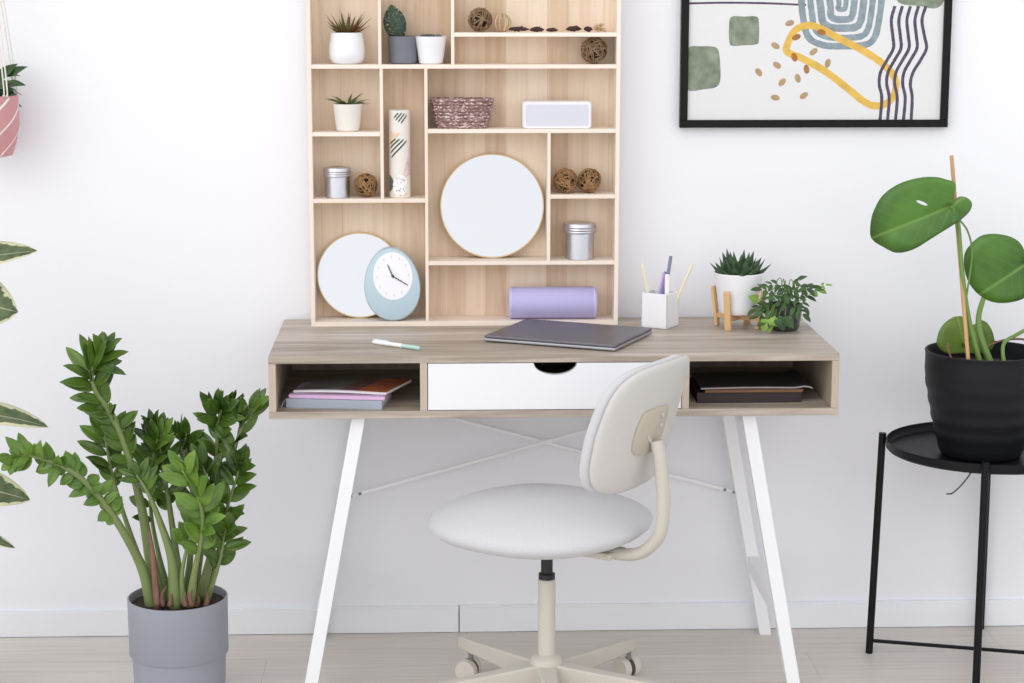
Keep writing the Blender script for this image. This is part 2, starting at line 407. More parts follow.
def blade_outline(name, centre, outline, tip_i, mat, parent, cup=.12, rings=5, nrm=(0,-1,0), tilt=(0,0,0)):
    """big leaf from its petiole point and its margin; cupped surface with a groove on the midrib"""
    c = Vector(centre); pts = [Vector(p) for p in outline]; n = len(pts)
    # smooth the margin
    P = []
    for i in range(n):
        a, b, cc, dd = pts[i-1], pts[i], pts[(i+1) % n], pts[(i+2) % n]
        for j in range(3):
            t = j/3; P.append(.5*((2*b)+(-a+cc)*t+(2*a-5*b+4*cc-dd)*t*t+(-a+3*b-3*cc+dd)*t**3))
    n = len(P); tip = P[tip_i*3]; ax = (tip-c); La = ax.length; ax.normalize()
    N = Vector(nrm).normalized(); side = ax.cross(N).normalized()
    vmax = max(abs((p-c).dot(side)) for p in P)
    v = []; uv = []; f = []
    for k in range(rings+1):
        s = k/rings
        for p in P:
            q = c + (p-c)*s
            a = (q-c).dot(ax)/La; b = (q-c).dot(side)/vmax
            h = cup*La*(abs(b)**.8*.45 - .5*a*a - .25*b*b) + Vector(tilt).dot(q-c)
            v.append(q + N*h); uv.append((a, .5+b/2))
    for k in range(rings):
        for i in range(n):
            j = (i+1) % n
            if k == 0: f.append((i, n+j, n+i))
            else: f.append((k*n+i, k*n+j, (k+1)*n+j, (k+1)*n+i))
    o = part(name, v, f, mat, parent, True, uvs=uv)
    md = o.modifiers.new('thickness', 'SOLIDIFY'); md.thickness = .0008
    return o

# ------------------------------------------------------------------ the room
def struct(o): o['kind'] = 'structure'; return o
struct(box('floor', (-3.2, -6.5, -.05), (3.6, .12, 0), 'floor', bevel=0))
struct(box('wall_back', (-3.2, 0, 0), (3.6, .12, 2.7), 'wall', bevel=0))
for x0, x1, nm in ((-3.2, -.0195, 'baseboard_left'), (-.0165, 3.6, 'baseboard_right')):
    g = G()
    g.add(*rbox((x0, -.012, .001), (x1, 0, .0615), .0012)); g.add(*rbox((x0, -.0105, .0625), (x1, 0, .066), .0008))
    g.add(*rbox((x0, -.0095, .060), (x1, 0, .064), 0))
    struct(g.out(nm, 'skirting'))

# ------------------------------------------------------------------ desk
DX0, DX1, DY0, DY1, DZ = -.4215, .7835, -.484, -.0095, .763
desk = thing('writing_desk', 'long grey-oak writing desk with white drawer and splayed white steel legs', 'desk', (.181, -.247, 0))
t = .0155; zb = DZ-.1335
box('desktop', (DX0, DY0, DZ-t), (DX1, DY1, DZ), 'oak', desk)
box('bottom_panel', (DX0, DY0, zb), (DX1, DY1, zb+t), 'oak', desk)
for x in (DX0, DX1-t): box('side_panel', (x, DY0+.0004, zb+t), (x+t, DY1, DZ-t), 'oak_y', desk)
for x in (-.104, .4495): box('divider', (x, DY0+.0004, zb+t), (x+.0155, DY1-.012, DZ-t), 'oak_y', desk)
box('back_panel', (DX0+t, DY1-.012, zb+t), (DX1-t, DY1-.001, DZ-t), 'oak_y', desk, bevel=0)
# drawer front with a half-moon cut-out
dx0, dx1, dz0, dz1 = -.0870, .4480, zb+t+.0015, DZ-t-.0015
cx = .181; yf, yb = DY0+.002, DY0+.018
top = [(dx0, dz1)] + [(cx+.0455*math.cos(a), dz1-.0255*math.sin(a)) for a in [PI-PI*i/24 for i in range(25)]] + [(dx1, dz1)]
vs = []; fs = []
for (x, z) in top:
    vs += [(x, yf, z), (x, yf, dz0), (x, yb, z), (x, yb, dz0)]
for i in range(len(top)-1):
    a = i*4; b = a+4
    fs += [(a+1, b+1, b, a), (a+2, b+2, b+3, a+3), (a, b, b+2, a+2), (a+3, b+3, b+1, a+1)]
fs += [(0, 2, 3, 1), ((len(top)-1)*4+1, (len(top)-1)*4+3, (len(top)-1)*4+2, (len(top)-1)*4)]
drawer = part('drawer_front', vs, fs, 'white_lacquer', desk); tag(drawer, 'white drawer front with half-moon finger cut-out')
g = G()
g.add(*rbox((dx0+.012, yb, dz0+.004), (dx1-.012, DY1-.03, dz0+.012), 0))
for x in (dx0+.012, dx1-.022): g.add(*rbox((x, yb, dz0+.012), (x+.01, DY1-.03, dz1-.02), 0))
g.add(*rbox((dx0+.022, DY1-.04, dz0+.012), (dx1-.022, DY1-.03, dz1-.02), 0))
g.out('drawer_box', 'oak_y', drawer)
def legx(z, s): return .181 + s*(.417+(.62-z)*.186)
for s in (-1, 1):
    for y in (-.4425, -.0415):
        a = (legx(0, s), y, 0); b = (legx(zb, s), y, zb)
        v, f = rbox((-.5,-.5,-.5), (.5,.5,.5), .05, 2)
        w = .0290
        vv = []
        for p in v:
            z = (p[2]+.5)*zb
            vv.append((legx(z, s)+p[0]*w, y+p[1]*.03, z))
        part('leg', vv, f, 'white_metal', desk)
    z0 = .178
    box('side_stretcher', (legx(z0, s)-.0135, -.428, z0-.018), (legx(z0, s)+.0135, -.056, z0+.018), 'white_metal', desk)
    box('top_rail', (legx(zb-.015, s)-.0135, -.428, zb-.03), (legx(zb-.015, s)+.0135, -.056, zb-.001), 'white_metal', desk)
for s in (-1, 1):
    yy = -.030 if s > 0 else -.038
    a = Vector((.181+s*.4525, yy, .346)); b = Vector((.181-s*.415, yy, .586))
    v, f = bar_geo(a, b, .0075, .004, up=(0,1,0), bevel=.0008)
    rod = part('cross_brace', v, f, 'white_metal', desk)
    for pnt in (a, a+(b-a)*.025):
        vv, ff = lathe_geo([(0,.003),(.0035,.0025),(.004,0),(0,0)], seg=14, M4=Matrix.Rotation(PI/2, 4, 'X'))
        part('bolt', [p+Vector((pnt.x, yy-.0028, pnt.z)) for p in vv], ff, 'steel_screw', rod, True)

# ------------------------------------------------------------------ cubby shelf on the desk
SX0, SX1, SY0, SY1, SZ0, SZ1, ST = -.3525, .346, -.115, -.014, DZ, 1.60, .0092
shelf = thing('cubby_shelf', 'tall pale pine cubby shelf standing at the back of the desk', 'shelf', (-.0015, -.065, DZ))
YB = -.030
for x in (SX0, SX1-ST): box('side_panel', (x, SY0, SZ0), (x+ST, SY1, SZ1), 'pine', shelf, .0008)
box('back_panel', (SX0+ST, YB, SZ0+.002), (SX1-ST, YB+.006, SZ1-.002), 'pine_back', shelf, 0)
IX0, IX1 = SX0+ST, SX1-ST
box('bottom_panel', (IX0, SY0, SZ0), (IX1, YB, SZ0+.0105), 'pine_x', shelf, .0008)
box('top_panel', (IX0, SY0, SZ1-ST), (IX1, YB, SZ1), 'pine_x', shelf, .0008)
V381, V452, V427, V548 = -.1862, -.0286, -.0888, .1869
hw = .0036
Z64, Z34, Z127, Z131, Z196, Z196R, Z262 = 1.3445, 1.4150, 1.2010, 1.1945, 1.0450, 1.0530, .9025
def hshelf(x0, x1, z): box('shelf_board', (x0, SY0+.0006, z), (x1, YB, z+ST), 'pine_x', shelf, .0008)
hshelf(IX0, IX1, Z64); hshelf(V452+hw, IX1, Z34); hshelf(V427+hw, IX1, Z127); hshelf(IX0, V381-hw, Z131)
hshelf(IX0, V427-hw, Z196); hshelf(V548+hw, IX1, Z196R); hshelf(V427+hw, IX1, Z262)
def vdiv(x, z0, z1): box('divider', (x-hw, SY0+.0006, z0), (x+hw, YB, z1), 'pine', shelf, .0008)
vdiv(V381-.0045, Z64+ST, SZ1-ST); vdiv(V381-.002, Z196+ST, Z64); vdiv(V452, Z64+ST, SZ1-ST); vdiv(V427, SZ0+.0105, Z64); vdiv(V548, Z262+ST, Z127)

# ---- things in the shelf
def pot_prof(r0, r1, h, bulge=0, wall=.003, foot=.004):
    out = []
    for i in range(9):
        t = i/8; r = r0+(r1-r0)*t + bulge*math.sin(PI*t**.8)
        out.append((r, h*t))
    prof = [(0, 0), (out[0][0]-foot, 0)] + [(out[0][0], foot*.8)] + out[1:]
    prof += [(out[-1][0]-wall*.5, h+.0008), (out[-1][0]-wall, h), (out[-1][0]-wall, h*.8), (0, h*.8)]
    return prof
def soil(par, c, r, z): lathe('soil', [(0, z-.004), (r, z-.004), (r*.98, z), (r*.5, z+.0015), (0, z+.001)], 'soil', par, c, 24)

z1 = Z64+ST
# bulbous white pot with an aloe
p = thing('potted_succulent', 'rounded white ceramic pot with reddish spiky succulent on the top-left shelf', 'potted plant', (-.265, -.075, z1))
lathe('pot', [(0,0),(.028,0),(.034,.004),(.0395,.014),(.0405,.026),(.039,.045),(.036,.064),(.035,.0695),(.0335,.070),(.0325,.069),(.0325,.055),(0,.055)], 'white_ceramic', p, (-.265,-.075,z1), 56)
soil(p, (-.265,-.075,z1), .0325, .066)
rng = random.Random(3); g = G()
for i in range(30):
    a = rng.uniform(0, 2*PI); el = rng.uniform(.12, .95); L = rng.uniform(.038, .056)
    d = Vector((math.cos(a)*math.cos(el), math.sin(a)*math.cos(el)*.7, math.sin(el)))
    g.add(*fat_leaf_geo(Vector((-.265,-.075,z1+.066))+Vector((d.x,d.y,0))*.012, d, L, .0095, .0045, (0,0,.18)))
g.out('foliage', 'leaf_aloe', p, True)
# grey pot with paddle cactus
p = thing('potted_cactus', 'slate grey pot with a dark upright paddle cactus, beside the small white pot', 'potted plant', (-.139, -.070, z1))
lathe('pot', pot_prof(.031, .0335, .061), 'grey_ceramic', p, (-.139,-.070,z1), 48)
soil(p, (-.139,-.070,z1), .029, .056)
v, f = lathe_geo([(0,0)]+[(.021*math.sin(PI*(.12+.88*i/14))**.7*(.8+.35*i/14), .072*i/14) for i in range(14)]+[(0,.0735)], seg=24)
Mx = Matrix.Translation((-.150,-.070,z1+.05)) @ Matrix.Rotation(D2R(-11), 4, 'Y') @ Matrix.Diagonal((1.25,.60,1.13,1))
cac = part('cactus_paddle', [Mx@a for a in v], f, 'cactus', p, True)
g = G(); rng = random.Random(5)
for i in range(90):
    a = rng.uniform(PI, 2*PI); t_ = rng.uniform(.08, .95); r = .021*math.sin(PI*(.12+.88*t_))**.7*(.8+.35*t_)
    q = Mx @ Vector((r*math.cos(a), r*math.sin(a), .072*t_)); q2 = Mx @ Vector((r*1.18*math.cos(a), r*1.25*math.sin(a), .072*t_+.001))
    g.add(*tube_geo([q, q2], .00035, 4))
g.out('spines', 'cream_pencil', cac)
# white tapered pot with grey-blue rosettes
p = thing('potted_succulent', 'tapered white pot with a low blue-grey succulent, right of the cactus', 'potted plant', (-.0770, -.082, z1))
lathe('pot', pot_prof(.0262, .0352, .0608), 'white_lacquer', p, (-.0770,-.082,z1), 48)
soil(p, (-.0770,-.082,z1), .031, .058)
g = G(); rng = random.Random(8)
for (ox, oy) in ((-.018,-.004),(.0,.006),(.017,-.006),(.004,-.014),(-.008,.014)):
    for i in range(14):
        a = i*2.4; el = .25+.075*i
        d = Vector((math.cos(a)*math.cos(el), math.sin(a)*math.cos(el), math.sin(el)))
        g.add(*fat_leaf_geo(Vector((-.077+ox,-.082+oy,z1+.058)), d, .0125-.0003*i, .0055, .003, (0,0,.2), 6, 4))
g.out('foliage', 'leaf_grey', p, True)
# pot in the second row
z2 = Z131+ST
p = thing('potted_succulent', 'small warm-white tapered pot with thin arching green leaves, second shelf down at left', 'potted plant', (-.265, -.080, z2))
lathe('pot', pot_prof(.0255, .0332, .061), 'cream_ceramic', p, (-.265,-.080,z2), 48)
soil(p, (-.265,-.080,z2), .030, .057)
g = G(); rng = random.Random(11)
for i in range(24):
    a = rng.uniform(0, 2*PI) if i > 6 else (0 if i % 2 else PI)+rng.uniform(-.4,.4); el = rng.uniform(.3, 1.0); L = rng.uniform(.036, .058)
    d = Vector((math.cos(a)*math.cos(el), math.sin(a)*math.cos(el)*.6, math.sin(el)*.9))
    g.add(*fat_leaf_geo(Vector((-.265,-.080,z2+.057))+Vector((d.x,d.y,0))*.01, d, L, .0080, .0035, (0,0,-.30)))
g.out('foliage', 'leaf_rosette', p, True)
# aluminium tins
def tin(x, y, z, r, h, label, lid=.022):
    p = thing('storage_tin', label, 'tin', (x, y, z), 'aluminium tins on the shelf')
    lathe('body', [(0,0),(r*.82,0),(r*.86,.001),(r*.86,h-lid),(0,h-lid)], 'aluminium', p, (x,y,z), 48)
    l = []
    for i in range(7): l += [(r*(1.0 if i % 2 else .975), h-lid+ (lid-.005)*i/6)]
    lathe('lid', [(0,h-lid),(r*.92,h-lid)]+l+[(r*.98,h-.003),(r*.95,h),(r*.9,h-.0012),(0,h-.0012)], 'aluminium', p, (x,y,z), 48)
    return p
z3 = Z196+ST
tin(-.2900, -.078, z3, .0325, .0675, 'small round aluminium tin on the left shelf, beside a vine ball', .020)
z6 = Z262+ST
tin(.2600, -.078, z6, .0380, .082, 'larger round aluminium tin in the lower right cubby', .022)
# vine balls
def vine_ball(x, y, zc, r, label, mat, seed, n=38):
    rng = random.Random(seed); g = G()
    for i in range(n):
        ax = Vector((rng.gauss(0,1), rng.gauss(0,1), rng.gauss(0,1))).normalized()
        u = ax.orthogonal().normalized(); w = ax.cross(u); rr = r*rng.uniform(.86, .97); off = rng.uniform(-.35, .35)*r
        R2 = math.sqrt(max(1e-6, rr*rr-off*off)); a0 = rng.uniform(0, 6.28); span = rng.uniform(2.5, 6.2); ph = rng.uniform(0, 6)
        pts = [Vector((x,y,zc)) + ax*(off+r*.06*math.sin(3*a+ph)) + (u*math.cos(a)+w*math.sin(a))*R2 for a in [a0+span*k/22 for k in range(23)]]
        g.add(*tube_geo(pts, r*rng.uniform(.035,.06), 5))
    g.add(*lathe_geo([(0,-r*.62)]+[(r*.62*math.cos(a), r*.62*math.sin(a)) for a in [-1.2+2.4*i/8 for i in range(9)]]+[(0,r*.62)], (x,y,zc), 12), m=1)  # added solid core, coloured dark for the shade between the vines
    o = g.out('vine_ball', mat, None, True, (x,y,zc-r), mats=[mat, 'pod'])
    return tag(o, label, 'decorative ball', 'dried vine balls on the shelf')
vine_ball(.033, -.078, Z34+ST+.0275, .0275, 'dark woven vine ball on the top shelf, left of a cane hoop', 'vine_dark', 21)
vine_ball(.289, -.078, Z64+ST+.0305, .0305, 'large dark vine ball alone at the right end of its narrow shelf', 'vine_dark', 22)
vine_ball(.2265, -.080, Z196R+ST+.0285, .0285, 'brown vine ball, left one of the pair sharing a cubby', 'vine', 23)
vine_ball(.2810, -.074, Z196R+ST+.0285, .0285, 'brown vine ball, right one of the pair sharing a cubby', 'vine', 24)
vine_ball(-.2262, -.076, z3+.0275, .0270, 'brown vine ball beside the small tin', 'vine', 25)
# cane hoop
zt = Z34+ST
g = G()
for k, (ry, tl) in enumerate(((0,-12),(35,8),(70,20),(110,-5),(150,15))):
    Rm = Matrix.Translation((.083,-.078,zt+.0205)) @ Matrix.Rotation(D2R(ry), 4, 'Z') @ Matrix.Rotation(D2R(tl), 4, 'Y')
    pts = [Rm @ Vector((.0190*math.cos(a), 0, .0190*math.sin(a))) for a in [2*PI*i/28 for i in range(29)]]
    g.add(*tube_geo(pts, .0016, 6, True, 2.2))
tag(g.out('cane_hoop', 'bamboo_ring', None, True, (.083,-.078,zt)), 'small open ball of pale split-cane hoops beside the dark vine ball', 'ornament')
# dried pods along the shelf
def pod(x, y, L, H, label, seed, rot=0):
    rng = random.Random(seed); g = G(); n = 12
    pts = [Vector((x,y,zt+H*.5)) + Matrix.Rotation(rot,3,'Z') @ Vector(((i/n-.5)*L, rng.uniform(-.1,.1)*H, rng.uniform(0,.18)*H*math.sin(PI*i/n))) for i in range(n+1)]
    g.add(*tube_geo(pts, lambda t: H*.5*max(.12, math.sin(PI*min(.97, max(.03, t)))**.5)*(.82+.18*math.sin(t*40)), 8))
    o = g.out('dried_pod', 'pod', None, True, (x,y,zt))
    zmin = min(v.co.z for v in o.data.vertices); o.location.z -= zmin
    return tag(o, label, 'dried pod', 'dried pods on the top shelf')
pod(.119, -.080, .046, .013, 'dark dried pod on the top shelf next to the cane hoop', 1)
pod(.160, -.086, .032, .014, 'dark dried pod on the top shelf, between two other pods', 2, .2)
pod(.194, -.080, .026, .011, 'short dark dried pod at the middle of the top shelf', 3, -.15)
pod(.243, -.082, .036, .015, 'plump dark dried pod lying alone on the top shelf', 4, .3)
pod(.2755, -.076, .020, .014, 'small dark curled pod touching the cream dried flower', 5, -.5)
g = G(); rng = random.Random(31)
for i in range(26):
    a = rng.uniform(0, 2*PI); el = rng.uniform(.05, 1.4)
    d = Vector((math.cos(a)*math.cos(el), math.sin(a)*math.cos(el)*.7, math.sin(el)))
    g.add(*leaf_geo(Vector((.300,-.080,zt+.003)), d, (0,0,1), .020, .009, .3, .2, 4))
g.add(*lathe_geo([(0,0),(.004,.0),(.005,.003),(0,.005)], (.300,-.080,zt), 10))
tag(g.out('dried_flower', 'dry_flower', None, True, (.300,-.080,zt)), 'small cream dried flower on the top shelf, right of the pods', 'dried flower')

# patterned vase
vz = z3; vx, vy, vr, vh = -.1490, -.080, .0238, .197
vase = thing('patterned_vase', 'tall slim white cylinder vase with green stripes and pink and tan patches', 'vase', (vx,vy,vz))
lathe('body', [(0,0),(vr-.002,0),(vr,.002),(vr,vh-.001),(vr-.0015,vh),(vr-.003,vh-.001),(vr-.003,.01),(0,.01)], 'cream_ceramic', vase, (vx,vy,vz), 64)
def on_cyl(pts, m, parent, name, z_off=.0003):
    """pairs of (arc x, z) from the front line; the strip between them is wrapped on the vase"""
    R = vr+z_off; v = []; f = []; K = 8
    n = len(pts)//2
    for k in range(n):
        for j in range(K+1):
            x = pts[2*k][0]+(pts[2*k+1][0]-pts[2*k][0])*j/K; z = pts[2*k][1]+(pts[2*k+1][1]-pts[2*k][1])*j/K
            a = -PI/2 + x/R; v.append((vx+R*math.cos(a), vy+R*math.sin(a), vz+z))
    for i in range(n-1):
        for j in range(K): f.append((i*(K+1)+j, i*(K+1)+j+1, (i+1)*(K+1)+j+1, (i+1)*(K+1)+j))
    return v, f
def strip(x0, z0, x1, z1, w, n=8):
    dx, dz = x1-x0, z1-z0; L = math.hypot(dx, dz); nx, nz = -dz/L*w/2, dx/L*w/2; pts = []
    for i in range(n+1):
        t = i/n; k = min(1, min(t, 1-t)*6+.3)
        pts += [(x0+dx*t-nx*k, z0+dz*t-nz*k), (x0+dx*t+nx*k, z0+dz*t+nz*k)]
    return pts
def tri(a, b, c, n=6):
    pts = []
    for i in range(n+1):
        t = i/n; pts += [(a[0]+(b[0]-a[0])*t, a[1]+(b[1]-a[1])*t), (a[0]+(c[0]-a[0])*t, a[1]+(c[1]-a[1])*t)]
    return pts
def art_material(key, rgb, alpha=1, **k): M[key] = ink_mat(key, rgb, alpha, **k)
art_material('stripe green', (84,100,88)); art_material('tan patch', (232,208,184)); art_material('pink patch', (224,196,204)); art_material('slate patch', (100,110,116)); art_material('gold speck', (206,172,110)); art_material('ivory patch', (244,242,240))
g = G()
g.add(*on_cyl(tri((-.024,.150),(.002,.147),(-.022,.115)), 0, vase, ''), m=1)
g.add(*on_cyl(tri((.028,.118),(.004,.045),(.032,.052)), 0, vase, ''), m=2)
g.add(*on_cyl([(-.032,.012),(-.032,.052),(-.025,.015),(-.025,.050),(-.018,.022),(-.018,.044),(-.014,.030),(-.014,.036)], 0, vase, ''), m=3)
disc = []
for i in range(17):
    xx = -.017+.036*i/16; hh = .023*math.sqrt(max(0, 1-((xx-.001)/.018)**2)); disc += [(xx, .030-hh), (xx, .030+hh)]
g.add(*on_cyl(disc, 0, vase, '', .0005), m=5)
for a in ((-.0130,.180,-.0020,.192),(-.0085,.175,.0060,.1925),(-.0030,.171,.0125,.191),(.0035,.168,.0180,.187)): g.add(*on_cyl(strip(*a, .0030), 0, vase, '', .0007), m=0)
for a in ((-.0220,.090,.0180,.130),(-.0235,.101,.0100,.133),(-.0245,.112,.0010,.134),(-.0250,.122,-.0085,.134)): g.add(*on_cyl(strip(*a, .0036), 0, vase, '', .0007), m=0)
rng = random.Random(4)
for i in range(16):
    a, b = rng.uniform(-.013,.014), rng.uniform(.013,.047); g.add(*on_cyl([(a-.0009,b-.0009),(a-.0009,b+.0009),(a+.0009,b-.0009),(a+.0009,b+.0009)], 0, vase, '', .0009), m=3)
for i in range(9):
    a = rng.uniform(-.018,.018); b = rng.uniform(.004,.011); g.add(*on_cyl([(a-.001,b-.001),(a-.001,b+.001),(a+.001,b-.001),(a+.001,b+.001)], 0, vase, '', .0009), m=4)
g.out('printed_pattern', None, vase, True, mats=['stripe green','tan patch','pink patch','slate patch','gold speck','ivory patch'])

# basket
bz = Z127+ST; bx, by = -.0075, -.074
g = G(); prof_n = 9
def sup(a, rx, ry, e=2.6):
    c, s = math.cos(a), math.sin(a); return rx*math.copysign(abs(c)**(2/e), c), ry*math.copysign(abs(s)**(2/e), s)
for k in range(prof_n):
    t_ = (k+.5)/prof_n; rx = .0535+(.0695-.0535)*t_**.8; ry = .028+.0065*t_
    pts = [Vector((bx+sup(a,rx,ry)[0], by+sup(a,rx,ry)[1], bz+.0038+.0074*k)) for a in [2*PI*i/60 for i in range(61)]]
    g.add(*tube_geo(pts, .0040, 8, False))
pts = [(bx+sup(2*PI*i/48,.0535,.028)[0], by+sup(2*PI*i/48,.0535,.028)[1], bz+.002) for i in range(48)]
g.add(pts, [tuple(range(48))])
tag(g.out('rope_basket', 'basket', None, True, (bx,by,bz)), 'oval basket of speckled burgundy and white rope on a shelf', 'basket')
# white speaker
sp = thing('desktop_speaker', 'small white rectangular speaker with rounded corners, right of the rope basket', 'speaker', (.205,-.080,bz))
def rrect(cx, cz, w, h, r, n=6):
    out = []
    for (sx, sz, a0) in ((1,1,0),(-1,1,PI/2),(-1,-1,PI),(1,-1,3*PI/2)):
        for i in range(n+1):
            a = a0+PI/2*i/n; out.append((cx+sx*(w/2-r)+r*math.cos(a), cz+sz*(h/2-r)+r*math.sin(a)))
    return out
def slab_y(outline, y0, y1, bev=0):
    """outline in x,z extruded along y from y0 (front) to y1"""
    n = len(outline); cx_ = sum(p[0] for p in outline)/n; cz_ = sum(p[1] for p in outline)/n
    def ins(p, d):
        v = Vector((p[0]-cx_, p[1]-cz_)); L = v.length; v *= (L-d)/L; return (cx_+v.x, cz_+v.y)
    rows = [([ins(p, bev) for p in outline], y0), (outline, y0+bev), (outline, y1-bev), ([ins(p, bev) for p in outline], y1)] if bev else [(outline, y0), (outline, y1)]
    v = []; f = []
    for o_, y in rows: v += [(p[0], y, p[1]) for p in o_]
    for k in range(len(rows)-1):
        for i in range(n):
            j = (i+1) % n; f.append((k*n+i, k*n+j, (k+1)*n+j, (k+1)*n+i))
    f.append(tuple(reversed(range(n)))); f.append(tuple((len(rows)-1)*n+i for i in range(n)))
    return v, f
v, f = slab_y(rrect(.205, bz+.0305, .155, .061, .007), -.108, -.052, .0025); part('case', v, f, 'speaker_white', sp, 'angle')
v, f = slab_y(rrect(.205, bz+.0305, .141, .047, .005), -.1090, -.1075); part('grille', v, f, 'speaker_mesh', sp)

# round mirrors
def round_mirror(x, zbase, r, ybot, ytop, label):
    p = thing('round_mirror', label, 'mirror', (x, ybot, zbase), 'round gold-rimmed mirrors in the shelf')
    lean = math.atan2(ytop-ybot, 2*r); Mx = Matrix.Translation((x, ybot, zbase)) @ Matrix.Rotation(-lean, 4, 'X') @ Matrix.Translation((0,0,r)) @ Matrix.Rotation(PI/2, 4, 'X')
    v, f = lathe_geo([(0,-.004),(r-.001,-.004),(r,-.003),(r,.004),(r-.0008,.005),(r-.0022,.005),(r-.0024,.0035),(0,.0035)], seg=96)
    fr = part('rim', [Mx@a for a in v], f, 'gold', p, 'angle')
    v, f = lathe_geo([(0,.0036),(r-.0026,.0036),(r-.0030,.0042),(0,.0042)], seg=96)
    part('mirror_glass', [Mx@a for a in v], f, 'mirror', p, 'angle')
    return p
round_mirror(.0605, z6, .1195, -.066, -.037, 'round gold-rimmed mirror leaning in the central cubby')
zf = SZ0+.0105
round_mirror(-.2435, zf, .0985, -.060, -.037, 'round gold-rimmed mirror partly hidden behind the blue clock')
# blue clock
ck = thing('table_clock', 'pastel blue egg-shaped clock with white dial, standing in front of a round mirror', 'clock', (-.1625,-.099,zf))
Mc = Matrix.Translation((-.1625, -.099, zf)) @ Matrix.Rotation(D2R(-5), 4, 'X') @ Matrix.Rotation(D2R(-4), 4, 'Y')
def egg(rx, top, bot, n=64, e=0):
    # widest below the middle
    out = []
    for i in range(n):
        a = 2*PI*i/n; c, s = math.cos(a), math.sin(a)
        out.append((rx*c*(1-.06*s), top*s if s > 0 else bot*s))
    return out
cz_ = .080
rows = [(.955, .012), (1, .006), (1, -.006), (.965, -.0125), (.90, -.014)]
v = []; f = []; n = 64; E = egg(.0640, .0885, .0800)
for s_, y in rows: v += [Mc @ Vector((x*s_, y, cz_+z*s_)) for x, z in E]
for k in range(len(rows)-1):
    for i in range(n): f.append((k*n+i, (k+1)*n+i, (k+1)*n+(i+1) % n, k*n+(i+1) % n))
f.append(tuple(range(n))); f.append(tuple(reversed([(len(rows)-1)*n+i for i in range(n)])))
part('clock_case', v, f, 'blue', ck, 'angle')
dzc = cz_+.0225
def dial_pt(x, z, y=-.0145): return Mc @ Vector((.003+x, y, dzc+z))
n = 64; v = [dial_pt(.0462*math.cos(2*PI*i/n), .0560*math.sin(2*PI*i/n), -.0132) for i in range(n)] + [dial_pt(.0435*math.cos(2*PI*i/n), .0535*math.sin(2*PI*i/n), -.0146) for i in range(n)]
f = [(i, (i+1) % n, n+(i+1) % n, n+i) for i in range(n)] + [tuple(range(n, 2*n))]
dial = part('dial', v, f, 'dial', ck)
g = G()
for i in range(12):
    a = 2*PI*i/12; x, z = .0355*math.sin(a), .0440*math.cos(a); w = .0014
    g.add([dial_pt(x-w,z-.003,-.0149), dial_pt(x+w,z-.003,-.0149), dial_pt(x+w,z+.003,-.0149), dial_pt(x-w,z+.003,-.0149)], [(0,1,2,3)])
g.out('hour_marks', 'dial_mark', dial)
def hand(x, z, w, name, y):
    a = Vector((0,0)); b = Vector((x,z)); d = (b-a).normalized(); nn = Vector((-d.y, d.x))*w; a2 = a-d*.004
    pts = [a2-nn, b-nn*.6, b+nn*.6, a2+nn]
    v = [dial_pt(q.x, q.y, y) for q in pts]+[dial_pt(q.x, q.y, y-.0006) for q in pts]
    part(name, v, [(0,1,2,3),(7,6,5,4),(0,4,5,1),(1,5,6,2),(2,6,7,3),(3,7,4,0)], 'hand', ck)
hand(-.0100, .0270, .0017, 'hour_hand', -.0155); hand(.0315, -.0225, .0014, 'minute_hand', -.0165)
v, f = lathe_geo([(0,0),(.0032,0),(.0028,.003),(0,.0035)], seg=16, M4=Matrix.Rotation(PI/2, 4, 'X'))
part('centre_pin', [Mc @ (a+Vector((.003,-.0148,dzc))) for a in v], f, 'hand', ck, True)

# lavender cylinder speaker
ls = thing('cylinder_speaker', 'lavender cylindrical speaker lying on the bottom shelf', 'speaker', (.198,-.078,zf))
R0 = .0365; Mx = Matrix.Translation((.198,-.078,zf+R0)) @ Matrix.Rotation(PI/2, 4, 'Y')
v, f = lathe_geo([(R0-.001,-.094),(R0-.0003,-.093),(R0-.0003,.093),(R0-.001,.094)], seg=56); part('body', [Mx@a for a in v], f, 'lavender', ls, 'angle')
for s_ in (-1, 1):
    v, f = lathe_geo([(0,s_*.100),(R0*.72,s_*.1015),(R0*.9,s_*.1005),(R0,s_*.0965),(R0,s_*.0935),(0,s_*.0935)], seg=56)
    part('end_cap', [Mx@a for a in v], f, 'lavender_cap', ls, 'angle')

# ------------------------------------------------------------------ things on the desk top
def quad_frame(o, ux): # frame from origin and x direction in plan
    ux = Vector((ux[0], ux[1], 0)).normalized(); uy = Vector((-ux.y, ux.x, 0))
    Mx = Matrix((ux, uy, Vector((0,0,1)))).transposed().to_4x4(); Mx.translation = Vector(o); return Mx
fl, fr_ = Vector((.0345,-.322,0)), Vector((.3095,-.4540,0))
lp = thing('laptop', 'closed dark grey laptop with silver edge lying on the desk', 'laptop', (.22,-.29,DZ))
Mx = quad_frame((fl.x, fl.y, DZ), fr_-fl); LW = (fr_-fl).length; LD = .236
v, f = rbox((0,0,.0022), (LW,LD,.0085), .002, 3, Mx); part('base', v, f, 'laptop_silver', lp)
v, f = rbox((.0005,.0005,.0092), (LW-.0005,LD,.0152), .002, 3, Mx); part('lid', v, f, 'gunmetal', lp)
v, f = rbox((.004,.002,.0084), (LW-.004,LD-.004,.0093), 0, 1, Mx); part('lid_gap', v, f, 'dark_plastic', lp)
for (a, b) in ((.02,.015),(LW-.02,.015),(.02,LD-.015),(LW-.02,LD-.015)):
    v, f = lathe_geo([(0,0),(.006,0),(.006,.0024),(0,.0024)], (0,0,0), 16); part('rubber_foot', [Mx@(q+Vector((a,b,0))) for q in v], f, 'dark_plastic', lp)
